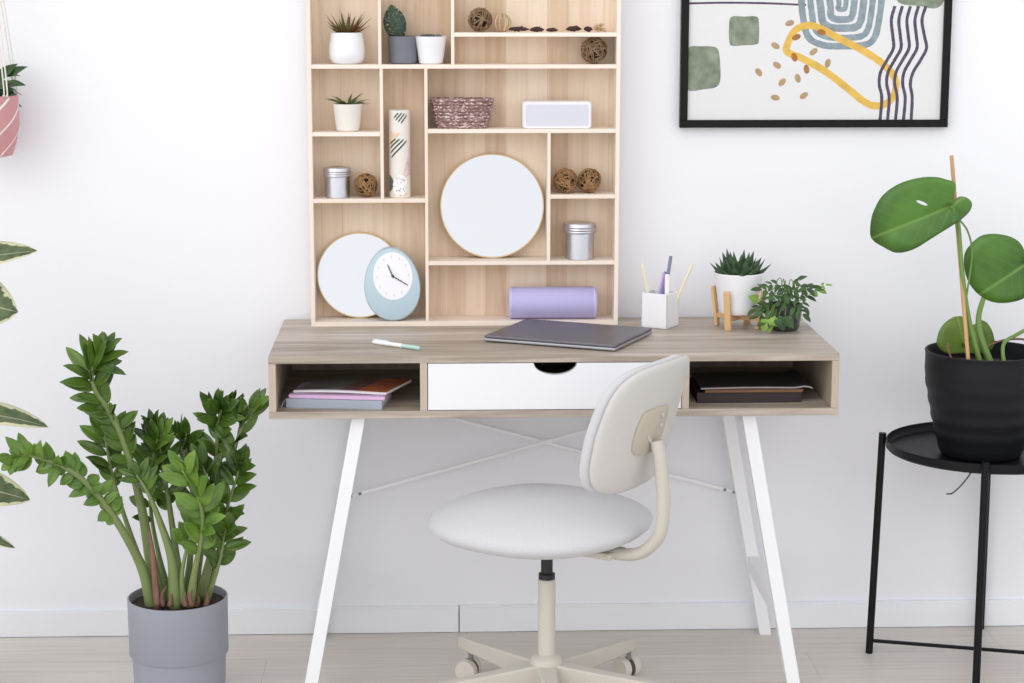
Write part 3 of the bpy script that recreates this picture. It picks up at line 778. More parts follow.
# pen
pa, pb = Vector((-.2075,-.338,DZ+.0050)), Vector((-.1045,-.4215,DZ+.0050))
pen = thing('ballpoint_pen', 'white and mint ballpoint pen lying at the front left of the desk', 'pen', (*(((pa+pb)/2).xy), DZ))
d = (pb-pa)
v, f = tube_geo([pa+d*k for k in (0,.03,.08,.64)], lambda t: (.0022,.0036,.0047,.0048)[round(t*3)], 16); part('cap_barrel', v, f, 'pen_white', pen, 'angle')
v, f = tube_geo([pa+d*k for k in (.64,.66,.96,.985,1.0)], lambda t: (.0047,.0046,.0046,.0040,.0028)[round(t*4)], 16); part('grip', v, f, 'mint', pen, 'angle')
v, f = bar_geo(pa+d*.02+Vector((0,0,.0058)), pa+d*.34+Vector((0,0,.0058)), .003, .0016, up=(0,0,1), bevel=.0004); part('clip', v, f, 'pen_white', pen)

# pencil cup: turned square box
cup = thing('pencil_cup', 'square white pencil holder standing on the desk, right of the shelf', 'pencil cup', (.440,-.140,DZ))
A_, B_, C_ = Vector((.3960,-.1450)), Vector((.4500,-.1780)), Vector((.4865,-.1270))
ux = (B_-A_); S = .0645
ang = math.atan2(ux.y, ux.x)
Mx = Matrix.Translation((A_.x, A_.y, DZ)) @ Matrix.Rotation(ang, 4, 'Z')
H = .0795
g = G(); w = .003
for lo, hi in (((0,0,0),(S,S,w)), ((0,0,0),(S,w,H)), ((0,S-w,0),(S,S,H)), ((0,0,0),(w,S,H)), ((S-w,0,0),(S,S,H))):
    g.add(*rbox(lo, hi, .0008, 1, Mx))
g.out('box_body', 'cup', cup)
cc = Mx @ Vector((S/2, S/2, 0))
def stick(name, label, cat, a, b, r, mat, seg=6, tip=None, group=None):
    a, b = Vector(a), Vector(b); p = thing(name, label, cat, tuple(a), group)
    v, f = tube_geo([a, a+(b-a)*.93, b], lambda t: r if t < .9 else r*(.5 if tip else .95), seg); o = part('barrel', v, f, mat, p, 'angle')
    if tip:
        v, f = tube_geo([b, b+(b-a).normalized()*.006], lambda t: r*.5*(1-t*.8), seg); part('tip', v, f, tip, p, 'angle')
zb_ = DZ+.0045
stick('pencil', 'pale wooden pencil leaning to the left in the white holder', 'pencil', (.4270,-.150,zb_), (.3985,-.128,.9060), .0034, 'cream_pencil', 6)
stick('pencil', 'lilac pencil standing second from the left in the white holder', 'pencil', (.4230,-.138,zb_), (.4475,-.125,.885), .0032, 'lilac_pencil', 6)
stick('pencil', 'dark purple pencil behind the white ruler in the holder', 'pencil', (.4330,-.146,zb_), (.4525,-.122,.887), .0034, 'purple', 6)
stick('pen', 'steel-blue pen, the tallest thing in the white holder', 'pen', (.4420,-.134,zb_), (.4660,-.110,.921), .0040, 'steel_blue', 12)
stick('pencil', 'pale wooden pencil leaning far to the right in the white holder', 'pencil', (.4530,-.1400,zb_), (.5140,-.120,.9030), .0036, 'cream_pencil', 6)
v, f = rbox((.4475,-.1585,zb_), (.4575,-.1560,.8860), .0005, 1); 
tag(part('ruler', v, f, 'cup', None, False, (.4535,-.157,zb_)), 'narrow white ruler standing upright in the white holder', 'ruler')

# haworthia on its bamboo stand
hx, hy = .6155, -.152
st = thing('plant_stand', 'small bamboo plant stand with four pegs under the white pot', 'plant stand', (hx,hy,DZ))
pz = DZ+.0315; HR = .0570
ang0 = D2R(12)
g = G()
for k in range(4):
    a = ang0+PI/2*k+PI/4; c_, s_ = math.cos(a), math.sin(a)
    q0 = Vector((hx+.0505*c_, hy+.0505*s_, DZ)); q1 = Vector((hx+.0625*c_, hy+.0625*s_, DZ+.090))
    v, f = bar_geo(q0, q1, .0155, .0080, up=(c_,s_,0), bevel=.002); part('leg', v, f, 'bamboo', st)
for k in range(2):
    a = ang0+PI/2*k+PI/4; dd = Vector((math.cos(a), math.sin(a), 0))
    v, f = bar_geo(Vector((hx,hy,DZ+.0240))-dd*.052, Vector((hx,hy,DZ+.0240))+dd*.052, .0095, .0120-.001*k, up=(0,0,1), bevel=.001); part('cross_bar', v, f, 'bamboo', st)
hp = thing('potted_succulent', 'white pot with dark green spiky succulent held in the bamboo stand', 'potted plant', (hx,hy,pz))
PH = .091
lathe('pot', [(0,0),(.034,0),(.0385,.0015),(.0415,.006),(.0430,.015),(.0500,.060),(.0560,.0935),(.0552,.095),(.0540,.094),(.0480,.075),(0,.075)], 'white_ceramic', hp, (hx,hy,pz), 64)
soil(hp, (hx,hy,pz), .0520, .088)
g = G(); rng = random.Random(12)
for i in range(38):
    a = i*2.39996; rr = .004+.040*(i/38)**.6; el = 1.42-.95*(i/38)+rng.uniform(-.1,.12); L = (.050 if el > 1.0 else .040)*rng.uniform(.82,1.1)
    if math.cos(a) > .6 and i > 24: L *= 1.2
    d = Vector((math.cos(a)*math.cos(el), math.sin(a)*math.cos(el), math.sin(el)))
    g.add(*fat_leaf_geo(Vector((hx+rr*math.cos(a)*.8, hy+rr*math.sin(a)*.8, pz+.084)), d, L, .0270, .0110, (0,0,.20), 6, 8, 2.1))
g.out('foliage', 'leaf_haw', hp, True)

# ivy in the smoky pot
ix, iy = .7170, -.190
iv = thing('potted_ivy', 'small dark pot with trailing green ivy, right end of the desk', 'potted plant', (ix,iy,DZ))
lathe('pot', pot_prof(.030, .0385, .060, .002), 'dark_glass', iv, (ix,iy,DZ), 48)
soil(iv, (ix,iy,DZ), .0345, .052)
g = G(); gs = G(); gl = G(); rng = random.Random(17)
def cluster(gg, c, d, nrm, s, k=5, shape='oval'):
    """a sprig: leaflets in pairs along a short rib with one at the tip"""
    d = Vector(d).normalized(); nrm = Vector(nrm); nrm = (nrm-d*nrm.dot(d)).normalized(); s_ = d.cross(nrm); c = Vector(c)
    np_ = (k-1)//2
    for j in range(np_):
        b = c+d*s*.55*j
        for sg in (-1, 1):
            dd = d*(.55+.25*j)+s_*sg
            gg.add(*leaf_geo(b, dd, nrm+Vector((rng.uniform(-.3,.3),rng.uniform(-.3,.3),0)), s*rng.uniform(.75,.95), s*.42, .25, .14, 6, shape))
    gg.add(*leaf_geo(c+d*s*.5*np_, d, nrm, s, s*.46, .25, .14, 6, shape))
root = Vector((ix,iy,DZ+.052))
tops = [(-.038,-.030,.052),(-.014,-.020,.066),(.018,-.010,.064),(.036,-.020,.056),(-.045,-.030,.030),(.002,-.038,.046),(.046,.010,.052),(-.022,.015,.066),(.024,-.044,.034),(-.052,-.010,.008),(-.034,-.046,.008),
        (-.010,-.048,.022),(.030,.012,.040),(-.050,-.045,-.012),(-.032,-.052,-.020),(.0,.015,.058),(.014,-.050,.010)]
for (x, y, z) in tops:
    e = root+Vector((x,y,z*.80)); mid = root+Vector((x*.45,y*.45,z*.8+.010))
    gs.add(*tube_geo(smooth_path([root+Vector((x*.15,y*.15,0)), mid, e], 4), .0010, 5))
    out = Vector((x, y-.02, .012)).normalized()
    nrm = Vector((out.x*.3, -.75, .75))
    cluster(g, e-out*.006, Vector((out.x+rng.uniform(-.4,.4), -.25, rng.uniform(-.45,.25))), nrm, rng.uniform(.022,.028), 5)
# long pale shoot to the right
sh = [root, root+Vector((.035,-.01,.018)), root+Vector((.064,-.01,.038)), root+Vector((.083,-.01,.050))]
gs.add(*tube_geo(smooth_path(sh, 4), .0010, 5))
cluster(gl, sh[-1]-Vector((.004,0,0)), (1,-.2,.15), (0,-.6,.8), .016, 3); cluster(gl, sh[2], (.9,-.3,-.1), (0,-.7,.7), .018, 3)
# lime leaves
for (x, y, z, dx, dz_, s) in ((-.066,-.030,.020,-.6,.3,.026),(-.050,-.056,-.018,-.3,-.7,.030),(-.044,-.058,-.016,.6,-.5,.026),(-.048,-.056,-.018,.1,-.8,.030)):
    e = root+Vector((x,y,z)); gs.add(*tube_geo(smooth_path([root, root+Vector((x*.6,y*.7,max(z,.0)+.014)), e], 4), .0010, 5))
    gl.add(*leaf_geo(e, (dx,-.25,dz_), (0,-.9,.4), s, s*.85, .2, .1, 6, 'heart'))
for (x, y, z, dx, dz_, s) in ((-.024,-.056,-.012,.25,-.7,.034),(-.010,-.056,-.014,.5,-.6,.030)):
    e = root+Vector((x,y,z)); gs.add(*tube_geo(smooth_path([root, root+Vector((x*.6,y*.75,.012)), e], 4), .0010, 5))
    g.add(*leaf_geo(e, (dx,-.25,dz_), (0,-.9,.4), s, s*.85, .2, .1, 6, 'heart'))
g.out('foliage', 'leaf_dark', iv, True); gs.out('stems', 'stem_mon', iv, True); tag(gl.out('young_leaves', 'leaf_lime', iv, True), 'lime green young leaves')

# ------------------------------------------------------------------ books in the open compartments
zc = zb+t
def book(name, label, cat, fl_, fr2, depth, z0, h, cover, group, pages='pages', spine_front=True):
    a, b = Vector((*fl_, 0)), Vector((*fr2, 0)); Mx = quad_frame((a.x, a.y, z0), b-a); W_ = (b-a).length
    p = thing(name, label, cat, (a.x, a.y, z0), group); c = min(.0018, h*.25)
    v, f = rbox((0,0,0), (W_,depth,c), c*.3, 1, Mx); part('cover', v, f, cover, p)
    v, f = rbox((0,0,h-c), (W_,depth,h), c*.3, 1, Mx); part('cover', v, f, cover, p)
    v, f = rbox((.0,0,c*.5), (W_,.0018,h-c*.5), .0004, 1, Mx); part('spine', v, f, cover, p)
    v, f = rbox((.003,.0019,c), (W_-.003,depth-.003,h-c), 0, 1, Mx); part('pages', v, f, pages, p)
    return p, Mx, W_
GB = 'notebooks in the left compartment'
nb, Mx, W_ = book('notebook', 'thick pale grey notebook at the bottom of the stack in the left compartment', 'notebook', (-.3890,-.4400), (-.1850,-.4710), .138, zc, .0195, 'grey_cover', GB)
v, f = tube_geo(smooth_path([Mx@Vector((0,.01,.016)), Mx@Vector((-.006,.004,.012)), Mx@Vector((-.0085,.001,.005)), Mx@Vector((-.0095,-.004,.0012))], 4), .0022, 6, True, .3); part('ribbon', v, f, 'grey_cover', nb, True)
book('notebook', 'thin pink-lilac notebook in the middle of the left compartment stack', 'notebook', (-.3830,-.4370), (-.1790,-.4690), .136, zc+.0200, .0080, 'pink_cover', GB, 'pink_cover')
# magazine with a bent open cover
mg = thing('magazine', 'thin magazine with orange-brown cover lying curled on top of the notebooks', 'magazine', (-.28,-.40,zc+.0285))
Mx = quad_frame((-.3740,-.4230,zc+.0285), (.195,-.030)); W_ = .200
def sheet(z0, h, lift, name, mats):
    nx, ny = 16, 6; v = []; f = []; fm = []
    for j in range(ny+1):
        for i in range(nx+1):
            u = i/nx; w_ = j/ny; zz = z0+lift*math.sin(PI*min(1,u*1.1))*(1-.2*w_)*(1 if name == 'cover' else .75)+.004*w_*u
            v.append(Mx@Vector((u*W_+.034*w_, w_*.125, zz)))
    k = len(v)
    v += [a+Vector((0,0,h)) for a in v[:k]]
    for j in range(ny):
        for i in range(nx):
            a = j*(nx+1)+i; q = (a, a+1, a+nx+2, a+nx+1)
            f.append(tuple(reversed(q))); fm.append(1); f.append(tuple(x+k for x in q)); fm.append(0 if i > 10 else (2 if i > 7 else 3))
    for i in range(nx): a = i; f.append((a, a+1, a+1+k, a+k)); fm.append(1); a = ny*(nx+1)+i; f.append((a+1, a, a+k, a+k+1)); fm.append(1)
    for j in range(ny): a = j*(nx+1); f.append((a+nx+1, a, a+k, a+nx+1+k)); fm.append(1); a = j*(nx+1)+nx; f.append((a, a+nx+1, a+nx+1+k, a+k)); fm.append(1)
    return part(name, v, f, None, mg, 'angle', mats=mats, fmat=fm)
M['mag_orange'] = noise_mat('orange brown print', (168,98,62), .35, .15, 20); M['mag_brown'] = noise_mat('brown mauve print', (120,86,84), .35, .15, 20); M['mag_grey'] = noise_mat('grey print', (120,120,116), .35, .2, 20)
sheet(0.0005, .0045, .0030, 'pages_block', ['pages','pages','pages','pages'])
sheet(.0052, .0006, .0030, 'cover', ['mag_orange','pages','mag_brown','mag_grey'])
GR = 'books in the right compartment'
book('binder', 'very dark brown binder lying at the bottom of the right compartment', 'binder', (.4900,-.425), (.7150,-.425), .165, zc, .0235, 'dark_cover', GR, 'dark_cover')
book('notebook', 'thin brown notebook lying on the dark binder in the right compartment', 'notebook', (.5060,-.431), (.7170,-.431), .165, zc+.0240, .0070, 'brown_cover', GR, 'brown_cover')
fo = thing('document_folder', 'charcoal folder with a pale curled front edge, topmost in the right compartment', 'folder', (.62,-.36,zc+.0315))
g = G(); g2 = G()
nx = 24; 
def foz(u): return .0008+.0035*math.sin(PI*u)*.5+(.0035*math.sin((u-.86)/.14*PI) if u > .86 else 0)
for G_, y0, y1, th in ((g, -.434, -.270, .0040), (g2, -.4362, -.4335, .0028)):
    v = []; f = []
    for i in range(nx+1):
        u = i/nx; x = .4960+.241*u; z = zc+.0315+foz(u)
        v += [(x,y0,z),(x,y1,z),(x,y1,z+th),(x,y0,z+th)]
    for i in range(nx):
        a = 4*i
        for j in range(4): f.append((a+j, a+(j+1) % 4, a+4+(j+1) % 4, a+4+j))
    f += [(0,3,2,1), tuple(4*nx+j for j in range(4))]; G_.add(v, f)
g.out('folder_cover', 'sleeve', fo, 'angle'); g2.out('folder_edge', 'sleeve_edge', fo, 'angle')

# ------------------------------------------------------------------ office chair
HX, HY = .160, -.567
ch = thing('office_chair', 'white upholstered swivel chair with beige five-star base in front of desk', 'office chair', (HX,HY,0))
PHI = D2R(34)
bv = Vector((math.cos(PHI), -math.sin(PHI), 0)); uvv = Vector((math.sin(PHI), math.cos(PHI), 0))
def CH(b, u, z): return Vector((HX,HY,0))+bv*b+uvv*u+Vector((0,0,z))
# seat: soft lens shaped cushion
n = 72; prof = [(0,.0385),(.35,.0370),(.62,.0310),(.82,.0205),(.93,.0110),(.985,.0035),(1.0,-.0040),(.985,-.0115),(.93,-.0195),(.80,-.0275),(.55,-.0340),(.25,-.0360),(0,-.0365)]
v = []; f = []
for k, (s_, z) in enumerate(prof):
    for i in range(n):
        a = 2*PI*i/n; c_, q = math.cos(a), math.sin(a); e = 2.25
        rb = .224*math.copysign(abs(c_)**(2/e), c_)*(1 if c_ > 0 else 1.03); ru = .228*math.copysign(abs(q)**(2/e), q)
        dip = -.010*(1-s_)*0+ (.006*(s_**2) if c_ > 0 else -.003*s_**3)
        v.append(CH(rb*s_-.012, ru*s_, 0.4290+z*1.28+dip*(c_**2)))
for k in range(len(prof)-1):
    for i in range(n): f.append((k*n+i, (k+1)*n+i, (k+1)*n+(i+1) % n, k*n+(i+1) % n))
part('seat', v, f, 'chair_fabric', ch, True)
g = G()
for (a, b, w_) in ((CH(-.08,0,.380), CH(.17,0,.380), .07),): g.add(*bar_geo(a, b, w_, .014, up=(0,0,1), bevel=.003))
g.out('seat_plate', 'chair_metal', ch)
# backrest: rounded, gently curved slab leaning back
def back_pt(s_, h, d):
    """s_ along width (-1..1 * half), h height, d thickness outward"""
    curve = .036*(abs(s_)/.165)**2.2
    base = .237 + h*.29
    return CH(base + d - curve, s_, .6600 + h)
def super_rect(n, hw_, hh, e=3.0):
    out = []
    for i in range(n):
        a = 2*PI*i/n; c_, q = math.cos(a), math.sin(a)
        x = hw_*math.copysign(abs(c_)**(2/e), c_); z = hh*math.copysign(abs(q)**(2/e), q)
        x *= 1-.05*(z/hh) if z > 0 else 1-.05*abs(z/hh)
        out.append((x, z))
    return out
def pad(name, mat, rows, hw_, hh, e=3.0, n=72):
    v = []; f = []; P0 = super_rect(n, hw_, hh, e)
    for s_, d in rows: v += [back_pt(x*s_, z*s_, d) for x, z in P0]
    for k in range(len(rows)-1):
        for i in range(n): f.append((k*n+i, (k+1)*n+i, (k+1)*n+(i+1) % n, k*n+(i+1) % n))
    return part(name, v, f, mat, ch, True)
pad('back_cushion', 'chair_fabric', [(0.02,-.034),(.5,-.0335),(.8,-.031),(.93,-.026),(.985,-.019),(1,-.012),(.985,-.005),(.95,-.001),(.5,-.001),(.02,-.001)], .166, .136, 3.9)
pad('back_shell', 'chair_shell', [(.02,.0015),(.5,.0015),(.94,.0015),(.985,.003),(1,.007),(.99,.011),(.965,.0145),(.90,.0165),(.6,.018),(.02,.0185)], .165, .135, 3.9)
pl = []
P0 = [(-.052,-.034),(-.055,0),(-.050,.030),(-.038,.044),(.0,.047),(.038,.044),(.048,.030),(.050,0),(.046,-.034),(.030,-.048),(0,-.053),(-.034,-.048)]
P1 = []
for i in range(12):
    a, b, c_, d_ = [Vector(P0[(i+j-1) % 12]) for j in range(4)]
    for j in range(3):
        t_ = j/3; P1.append(.5*((2*b)+(-a+c_)*t_+(2*a-5*b+4*c_-d_)*t_*t_+(-a+3*b-3*c_+d_)*t_**3))
v = []; f = []; n = len(P1)
for s_, d in ((1,.0165),(1,.0225),(.93,.0245),(.1,.026)): v += [back_pt(-.020+q.x*s_, -.004+q.y*s_, d) for q in P1]
for k in range(3):
    for i in range(n): f.append((k*n+i, (k+1)*n+i, (k+1)*n+(i+1) % n, k*n+(i+1) % n))
f.append(tuple(range(3*n, 4*n)))
br_ = part('back_bracket', v, f, 'chair_bracket', ch, 'angle')
for (a, b) in ((.020,.030),(.028,.006),(-.012,-.012),(-.002,-.020)):
    c0 = back_pt(a-.026, -.004+b, .0255); q, ff = tube_geo([c0, c0+bv*.002], .0045, 12); part('screw', q, ff, 'chair_metal', br_, 'angle')
c0 = back_pt(.006, .000, .030)
bar = [CH(.105,0,.3825), CH(.175,0,.3810), CH(.218,0,.3890), CH(.248,.0,.4110), CH(.268,-.002,.4400), CH(.275,-.004,.4900), CH(.274,-.007,.5400), CH(.270,-.010,.5900), CH(.262,-.012,.6330)]
v, f = tube_geo(smooth_path(bar, 6), lambda t_: .0165, 16, True, .78, up=(0,0,1)); part('back_bar', v, f, 'chair_metal', ch, 'angle')
# column and base
lathe('gas_lift', [(0,.29),(.0125,.29),(.0125,.300),(.0175,.301),(.0175,.312),(.0125,.314),(.0125,.372),(0,.372)], 'dark_plastic', ch, (HX,HY,0), 28)
lathe('column', [(0,.105),(.0225,.105),(.0185,.135),(.0185,.298),(.0165,.3005),(0,.3005)], 'chair_metal', ch, (HX,HY,0), 36)
lathe('hub', [(0,.050),(.030,.050),(.036,.060),(.0365,.112),(.033,.128),(.026,.134),(.019,.136),(0,.136)], 'chair_metal', ch, (HX,HY,0), 36)
for k in range(5):
    a = D2R((48,125,198,271,340)[k]); d = Vector((math.cos(a), math.sin(a), 0)); s_ = Vector((-d.y, d.x, 0)); c = Vector((HX,HY,0))
    rows = [(.025,.0210,.066,.118),(.12,.0165,.066,.108),(.24,.0145,.066,.0985),(.300,.0135,.067,.0950),(.305,.0115,.069,.0930)]
    v = []; f = []
    for r, w_, z0, z1_ in rows:
        bb = .004
        for (x, z) in ((-w_,z0+bb),(-w_+bb,z0),(w_-bb,z0),(w_,z0+bb),(w_,z1_-bb),(w_-bb,z1_),(-w_+bb,z1_),(-w_,z1_-bb)): v.append(c+d*r+s_*x+Vector((0,0,z)))
    for i in range(len(rows)-1):
        for j in range(8): f.append((i*8+j, i*8+(j+1) % 8, (i+1)*8+(j+1) % 8, (i+1)*8+j))
    f += [tuple(reversed(range(8))), tuple((len(rows)-1)*8+j for j in range(8))]
    part('base_leg', v, f, 'chair_metal', ch, 'angle')
    # castor: stem, two wheels, hood coloured dark as the shade between them
    cc_ = c+d*(.272 if k == 1 else .294); yaw = (D2R(-52), D2R(-22), D2R(10), D2R(-40), D2R(60))[k]
    axv = Vector((math.sin(yaw), -math.cos(yaw), 0)); fw = Vector((axv.y, -axv.x, 0)); wc = cc_ + fw*.006 + Vector((0,0,.0250))
    Rm = Matrix((fw, Vector((0,0,1)), axv)).transposed().to_4x4(); Rm.translation = wc
    vv, ff = lathe_geo([(0,-.0055),(.0225,-.0055),(.0228,0),(.0225,.0055),(0,.0055)], seg=32)
    hood = part('castor_hood', [Rm@q for q in vv if True], ff, 'gap', ch, 'angle')
    hood.data.transform(Matrix.Identity(4))
    for s2 in (-1, 1):
        vv, ff = lathe_geo([(0,s2*.006),(.0235,s2*.006),(.0250,s2*.008),(.0250,s2*.019),(.0230,s2*.0235),(.014,s2*.0245),(0,s2*.0245)], seg=32)
        part('wheel', [Rm@q for q in vv], ff, 'castor', hood, 'angle')
    v, f = tube_geo([wc+Vector((0,0,.018))-fw*.006, Vector((cc_.x,cc_.y,.070))], .0055, 10); part('stem', v, f, 'steel_screw', hood, 'angle')

CAMP = Vector((-.07317355,-4.66245102,1.54529789)); CAMR = Vector((.999248726,-.0387443258,.000928108630)); CAMU = Vector((.00594961,.17702148,.98418901)); CAMF = Vector((.03829603,.98344409,-.177119))
def at_depth(px, py, Y):
    """a point measured on the photograph, placed at its own depth Y in the room"""
    d = CAMF + CAMR*((px-512)/2024.069) - CAMU*((py-341.5)/2024.069)
    return CAMP + d*((Y-CAMP.y)/d.y)
# ------------------------------------------------------------------ tray table and monstera
TX, TY = 1.170, -.263; TZ = .4975; TR = .225
tt = thing('tray_table', 'round black metal tray table with four thin legs', 'side table', (TX,TY,0))
lathe('tray', [(0,TZ-.002),(TR-.004,TZ-.002),(TR,TZ+.002),(TR,TZ+.0185),(TR-.001,TZ+.0195),(TR-.0025,TZ+.0185),(TR-.003,TZ+.004),(TR-.006,TZ),(0,TZ)], 'black_metal', tt, (TX,TY,0), 96)
th0 = -.285
for k in range(4):
    a = th0+PI/2*k; c_, s_ = math.cos(a), math.sin(a); R_ = TR+.0085
    tube('leg', [(TX+(R_+.014)*c_, TY+(R_+.014)*s_, 0), (TX+R_*c_, TY+R_*s_, TZ+.027)], .0085, 'black_metal', tt, 16)
for k in range(2):
    a = th0+PI/2*k; c_, s_ = math.cos(a), math.sin(a); z = .030+.009*k
    tube('cross_bar', [(TX-(TR+.018)*c_, TY-(TR+.018)*s_, z), (TX+(TR+.018)*c_, TY+(TR+.018)*s_, z)], .0045, 'black_metal', tt, 10)
cab = [(1.132,-.330,TZ-.003),(1.118,-.330,.465),(1.100,-.325,.436),(1.080,-.320,.414),(1.066,-.320,.412)]
v, f = tube_geo(smooth_path(cab, 5), .0016, 6); part('hanging_cord', v, f, 'cord', tt, True)
mx, my = 1.1440, -.300
mp_ = thing('potted_monstera', 'ribbed black pot with broad-leaved green plant tied to a wooden stake', 'potted plant', (mx,my,TZ))
prof = [(0,0),(.082,0),(.087,.003)]
for i in range(25):
    t_ = i/24; r = .088+.041*min(1,(t_*1.30))**.75 + .0014*math.sin(t_*2*PI*6.2)*(1 if .05 < t_ < .82 else .2); prof.append((r, .004+.228*t_))
prof += [(.1305,.234),(.1295,.2365),(.1260,.2365),(.1245,.232),(.120,.15),(0,.15)]
lathe('pot', prof, 'black_pot', mp_, (mx,my,TZ), 96)
soil(mp_, (mx,my,TZ), .121, .198)
def LP(px, py, dy=0): return at_depth(px, py, -.308+dy)
tube('stake', [LP(951.5,155.5,.010), LP(968.5,364,-.082)], .0043, 'stake', mp_, 10)
oA = [(955,184),(945,179),(933,176.5),(916,178),(898,184),(883,195),(875,209),(871.5,222),(872.5,239),(885,248),(897,253),(913,249.5),(930,239),(948,227.5),(960,219.5),(969,211),(971.5,203),(966,197.5),(958,197),(953,201)]
blade_outline('leaf', LP(951,206,-.06), [LP(x,y,-.06+(.03 if x > 955 else 0)) for x,y in oA], 8, 'leaf_mon_slit', mp_, .16)
oB = [(1026,259),(1024,250),(1018,241),(1007,235.5),(992,233.5),(980,236),(970,245),(964.5,255),(965,270),(970,284),(980,295.5),(992,302),(1006,303),(1022,299),(1035,289),(1042,276),(1046,268),(1040,260),(1032,258)]
blade_outline('leaf', LP(1027,263,-.02), [LP(x,y,-.02) for x,y in oB], 10, 'leaf_mon', mp_, .14)
oC = [(962,352),(945,352),(936,344),(936.5,335),(940.5,326),(948,319),(957,315.5),(967,317),(972,324),(980,319),(988,324),(993,337),(991,348),(978,352)]
blade_outline('leaf', LP(965,347,.06), [LP(x+1,y+1,.06) for x,y in oC], 6, 'leaf_mon_back', mp_, .14)
g = G()
def stem(pts, r0, r1, n=5): g.add(*tube_geo(smooth_path(pts, n), lambda t_: r0+(r1-r0)*t_, 8))
stem([(mx-.022,-.375,TZ+.198), LP(969,320,-.055), LP(962,270,-.045), LP(958.5,225,-.03), LP(955,214,-.045), LP(951,206,-.062)], .0060, .0036)
stem([LP(966,300,-.045), LP(972,255,-.02), LP(968,232,-.025), LP(959,219,-.03)], .0022, .0020)
stem([(mx+.006,-.365,TZ+.198), LP(979,330,-.04), LP(983,300,-.01), LP(998,275,.0), LP(1027,263,-.018)], .0078, .0032)
stem([(mx+.010,-.330,TZ+.198), LP(975,335,0), LP(972,335,.03), LP(965,347,.06)], .004, .0025)
stem([(mx+.022,-.400,TZ+.198), LP(1003,346,-.07), LP(1016,335,-.05), LP(1036,325,-.02)], .0045, .004)
g.out('stems', 'stem_mon', mp_, True)
g = G()
g.add(*tube_geo(smooth_path([(mx-.075,-.37,TZ+.196), LP(949,352,-.05), LP(948,343,-.05)], 4), .0022, 6)); g.add(*tube_geo(smooth_path([LP(985,348,-.02), LP(1000,341,-.01), LP(1020,339,.01), LP(1040,343,.03)], 4), .0024, 6))
g.out('dry_petioles', 'sheath', mp_, True)

# ------------------------------------------------------------------ framed print
fr = thing('framed_print', 'large abstract print in thin black frame hanging on the wall', 'picture', (.8025,-.012,1.2055))
FX0, FX1, FZ0, FZ1 = .4925, 1.1130, 1.2055, 2.06; fw_ = .0175
g = G()
for lo, hi in (((FX0,-.022,FZ0),(FX1,-.001,FZ0+fw_)), ((FX0,-.022,FZ1-fw_),(FX1,-.001,FZ1)), ((FX0,-.022,FZ0+fw_),(FX0+fw_,-.001,FZ1-fw_)), ((FX1-fw_,-.022,FZ0+fw_),(FX1,-.001,FZ1-fw_))):
    g.add(*rbox(lo, hi, .0008, 1))
g.out('frame', 'black_frame', fr)
def PX(px): return .4925+(px-679.5)*.0023155
def PZ(py): return 1.2055+(127.5-py)*.002271
M['paper'] = noise_mat('white art paper', (224,224,224), .8, .006, 20)
art_material('sage', (138,148,130), .88, var=.28, scale=45); art_material('ochre', (234,192,92), .82, var=.12, scale=50); art_material('sage dark', (120,132,110), .94, var=.28, scale=45)
art_material('denim', (146,162,170), .78, var=.2, scale=60); art_material('aubergine', (92,82,104), .90, var=.25, scale=120); art_material('tan', (186,158,122), .82, var=.15, scale=90); art_material('rust', (176,120,70), .8, var=.2, scale=90)
AMATS = ['paper','sage','ochre','denim','aubergine','tan','rust']
g = G(); layer = [0]
def ylay():
    layer[0] += 1; return -.0140-.00002*layer[0]
g.add([(FX0+.01,-.0138,FZ0+.01),(FX1-.01,-.0138,FZ0+.01),(FX1-.01,-.0138,FZ1-.01),(FX0+.01,-.0138,FZ1-.01)], [(0,1,2,3)], m=0)
def ribbon(pts, w, m, closed=False, wob=.06, seed=0, n=8):
    rng = random.Random(seed); P = [Vector((PX(x), PZ(y))) for x, y in pts]
    if closed: P = P+P[:3]
    Q = [p for p in smooth_path([Vector((p.x,p.y,0)) for p in P], n)]
    if closed: Q = Q[n:-(n)]
    y = ylay(); v = []; f = []
    for i, p in enumerate(Q):
        t_ = (Q[min(i+1,len(Q)-1)]-Q[max(i-1,0)]); t_.normalize(); nn = Vector((-t_.y, t_.x, 0)); ww = w*.0023*.5*(1+rng.uniform(-wob,wob))
        v += [(p.x-nn.x*ww, y, p.y-nn.y*ww), (p.x+nn.x*ww, y, p.y+nn.y*ww)]
    for i in range(len(Q)-1): f.append((2*i, 2*i+2, 2*i+3, 2*i+1))
    g.add(v, f, m=m)
def blob(pts, m, seed=0, n=5):
    P = smooth_path([Vector((PX(x), PZ(y), 0)) for x, y in pts+pts[:3]], n)[n:-n]
    y = ylay(); g.add([(p.x, y, p.y) for p in P[:-1]], [tuple(range(len(P)-1))], m=m)
def ell(cx_, cy_, a, b, rot, m):
    y = ylay(); v = []
    for i in range(16):
        q = 2*PI*i/16; x, z = a*math.cos(q), b*math.sin(q); r = D2R(rot)
        v.append((PX(cx_+x*math.cos(r)-z*math.sin(r)), y, PZ(cy_+x*math.sin(r)+z*math.cos(r))))
    g.add(v, [tuple(reversed(range(16)))], m=m)
blob([(729,17),(742,16.5),(754,16.5),(756.5,22),(757,38),(755,44),(742,45),(730,45.5),(727.5,40),(727,28)], 1)
x0p = 687.3
blob([(x0p,48),(700,46),(712,46.5),(717,50),(719,64),(719.5,78),(716,86.5),(703,89),(x0p,89.5),(x0p,70)], 1)
blob([(890,-22),(915,-24),(937,-20),(940,-6),(938,4),(930,8.5),(915,6),(898,4),(892,-2)], 1)
ribbon([(x0p,3.5),(720,2.8),(760,3.2),(803,5)], 2.0, 4, seed=2)
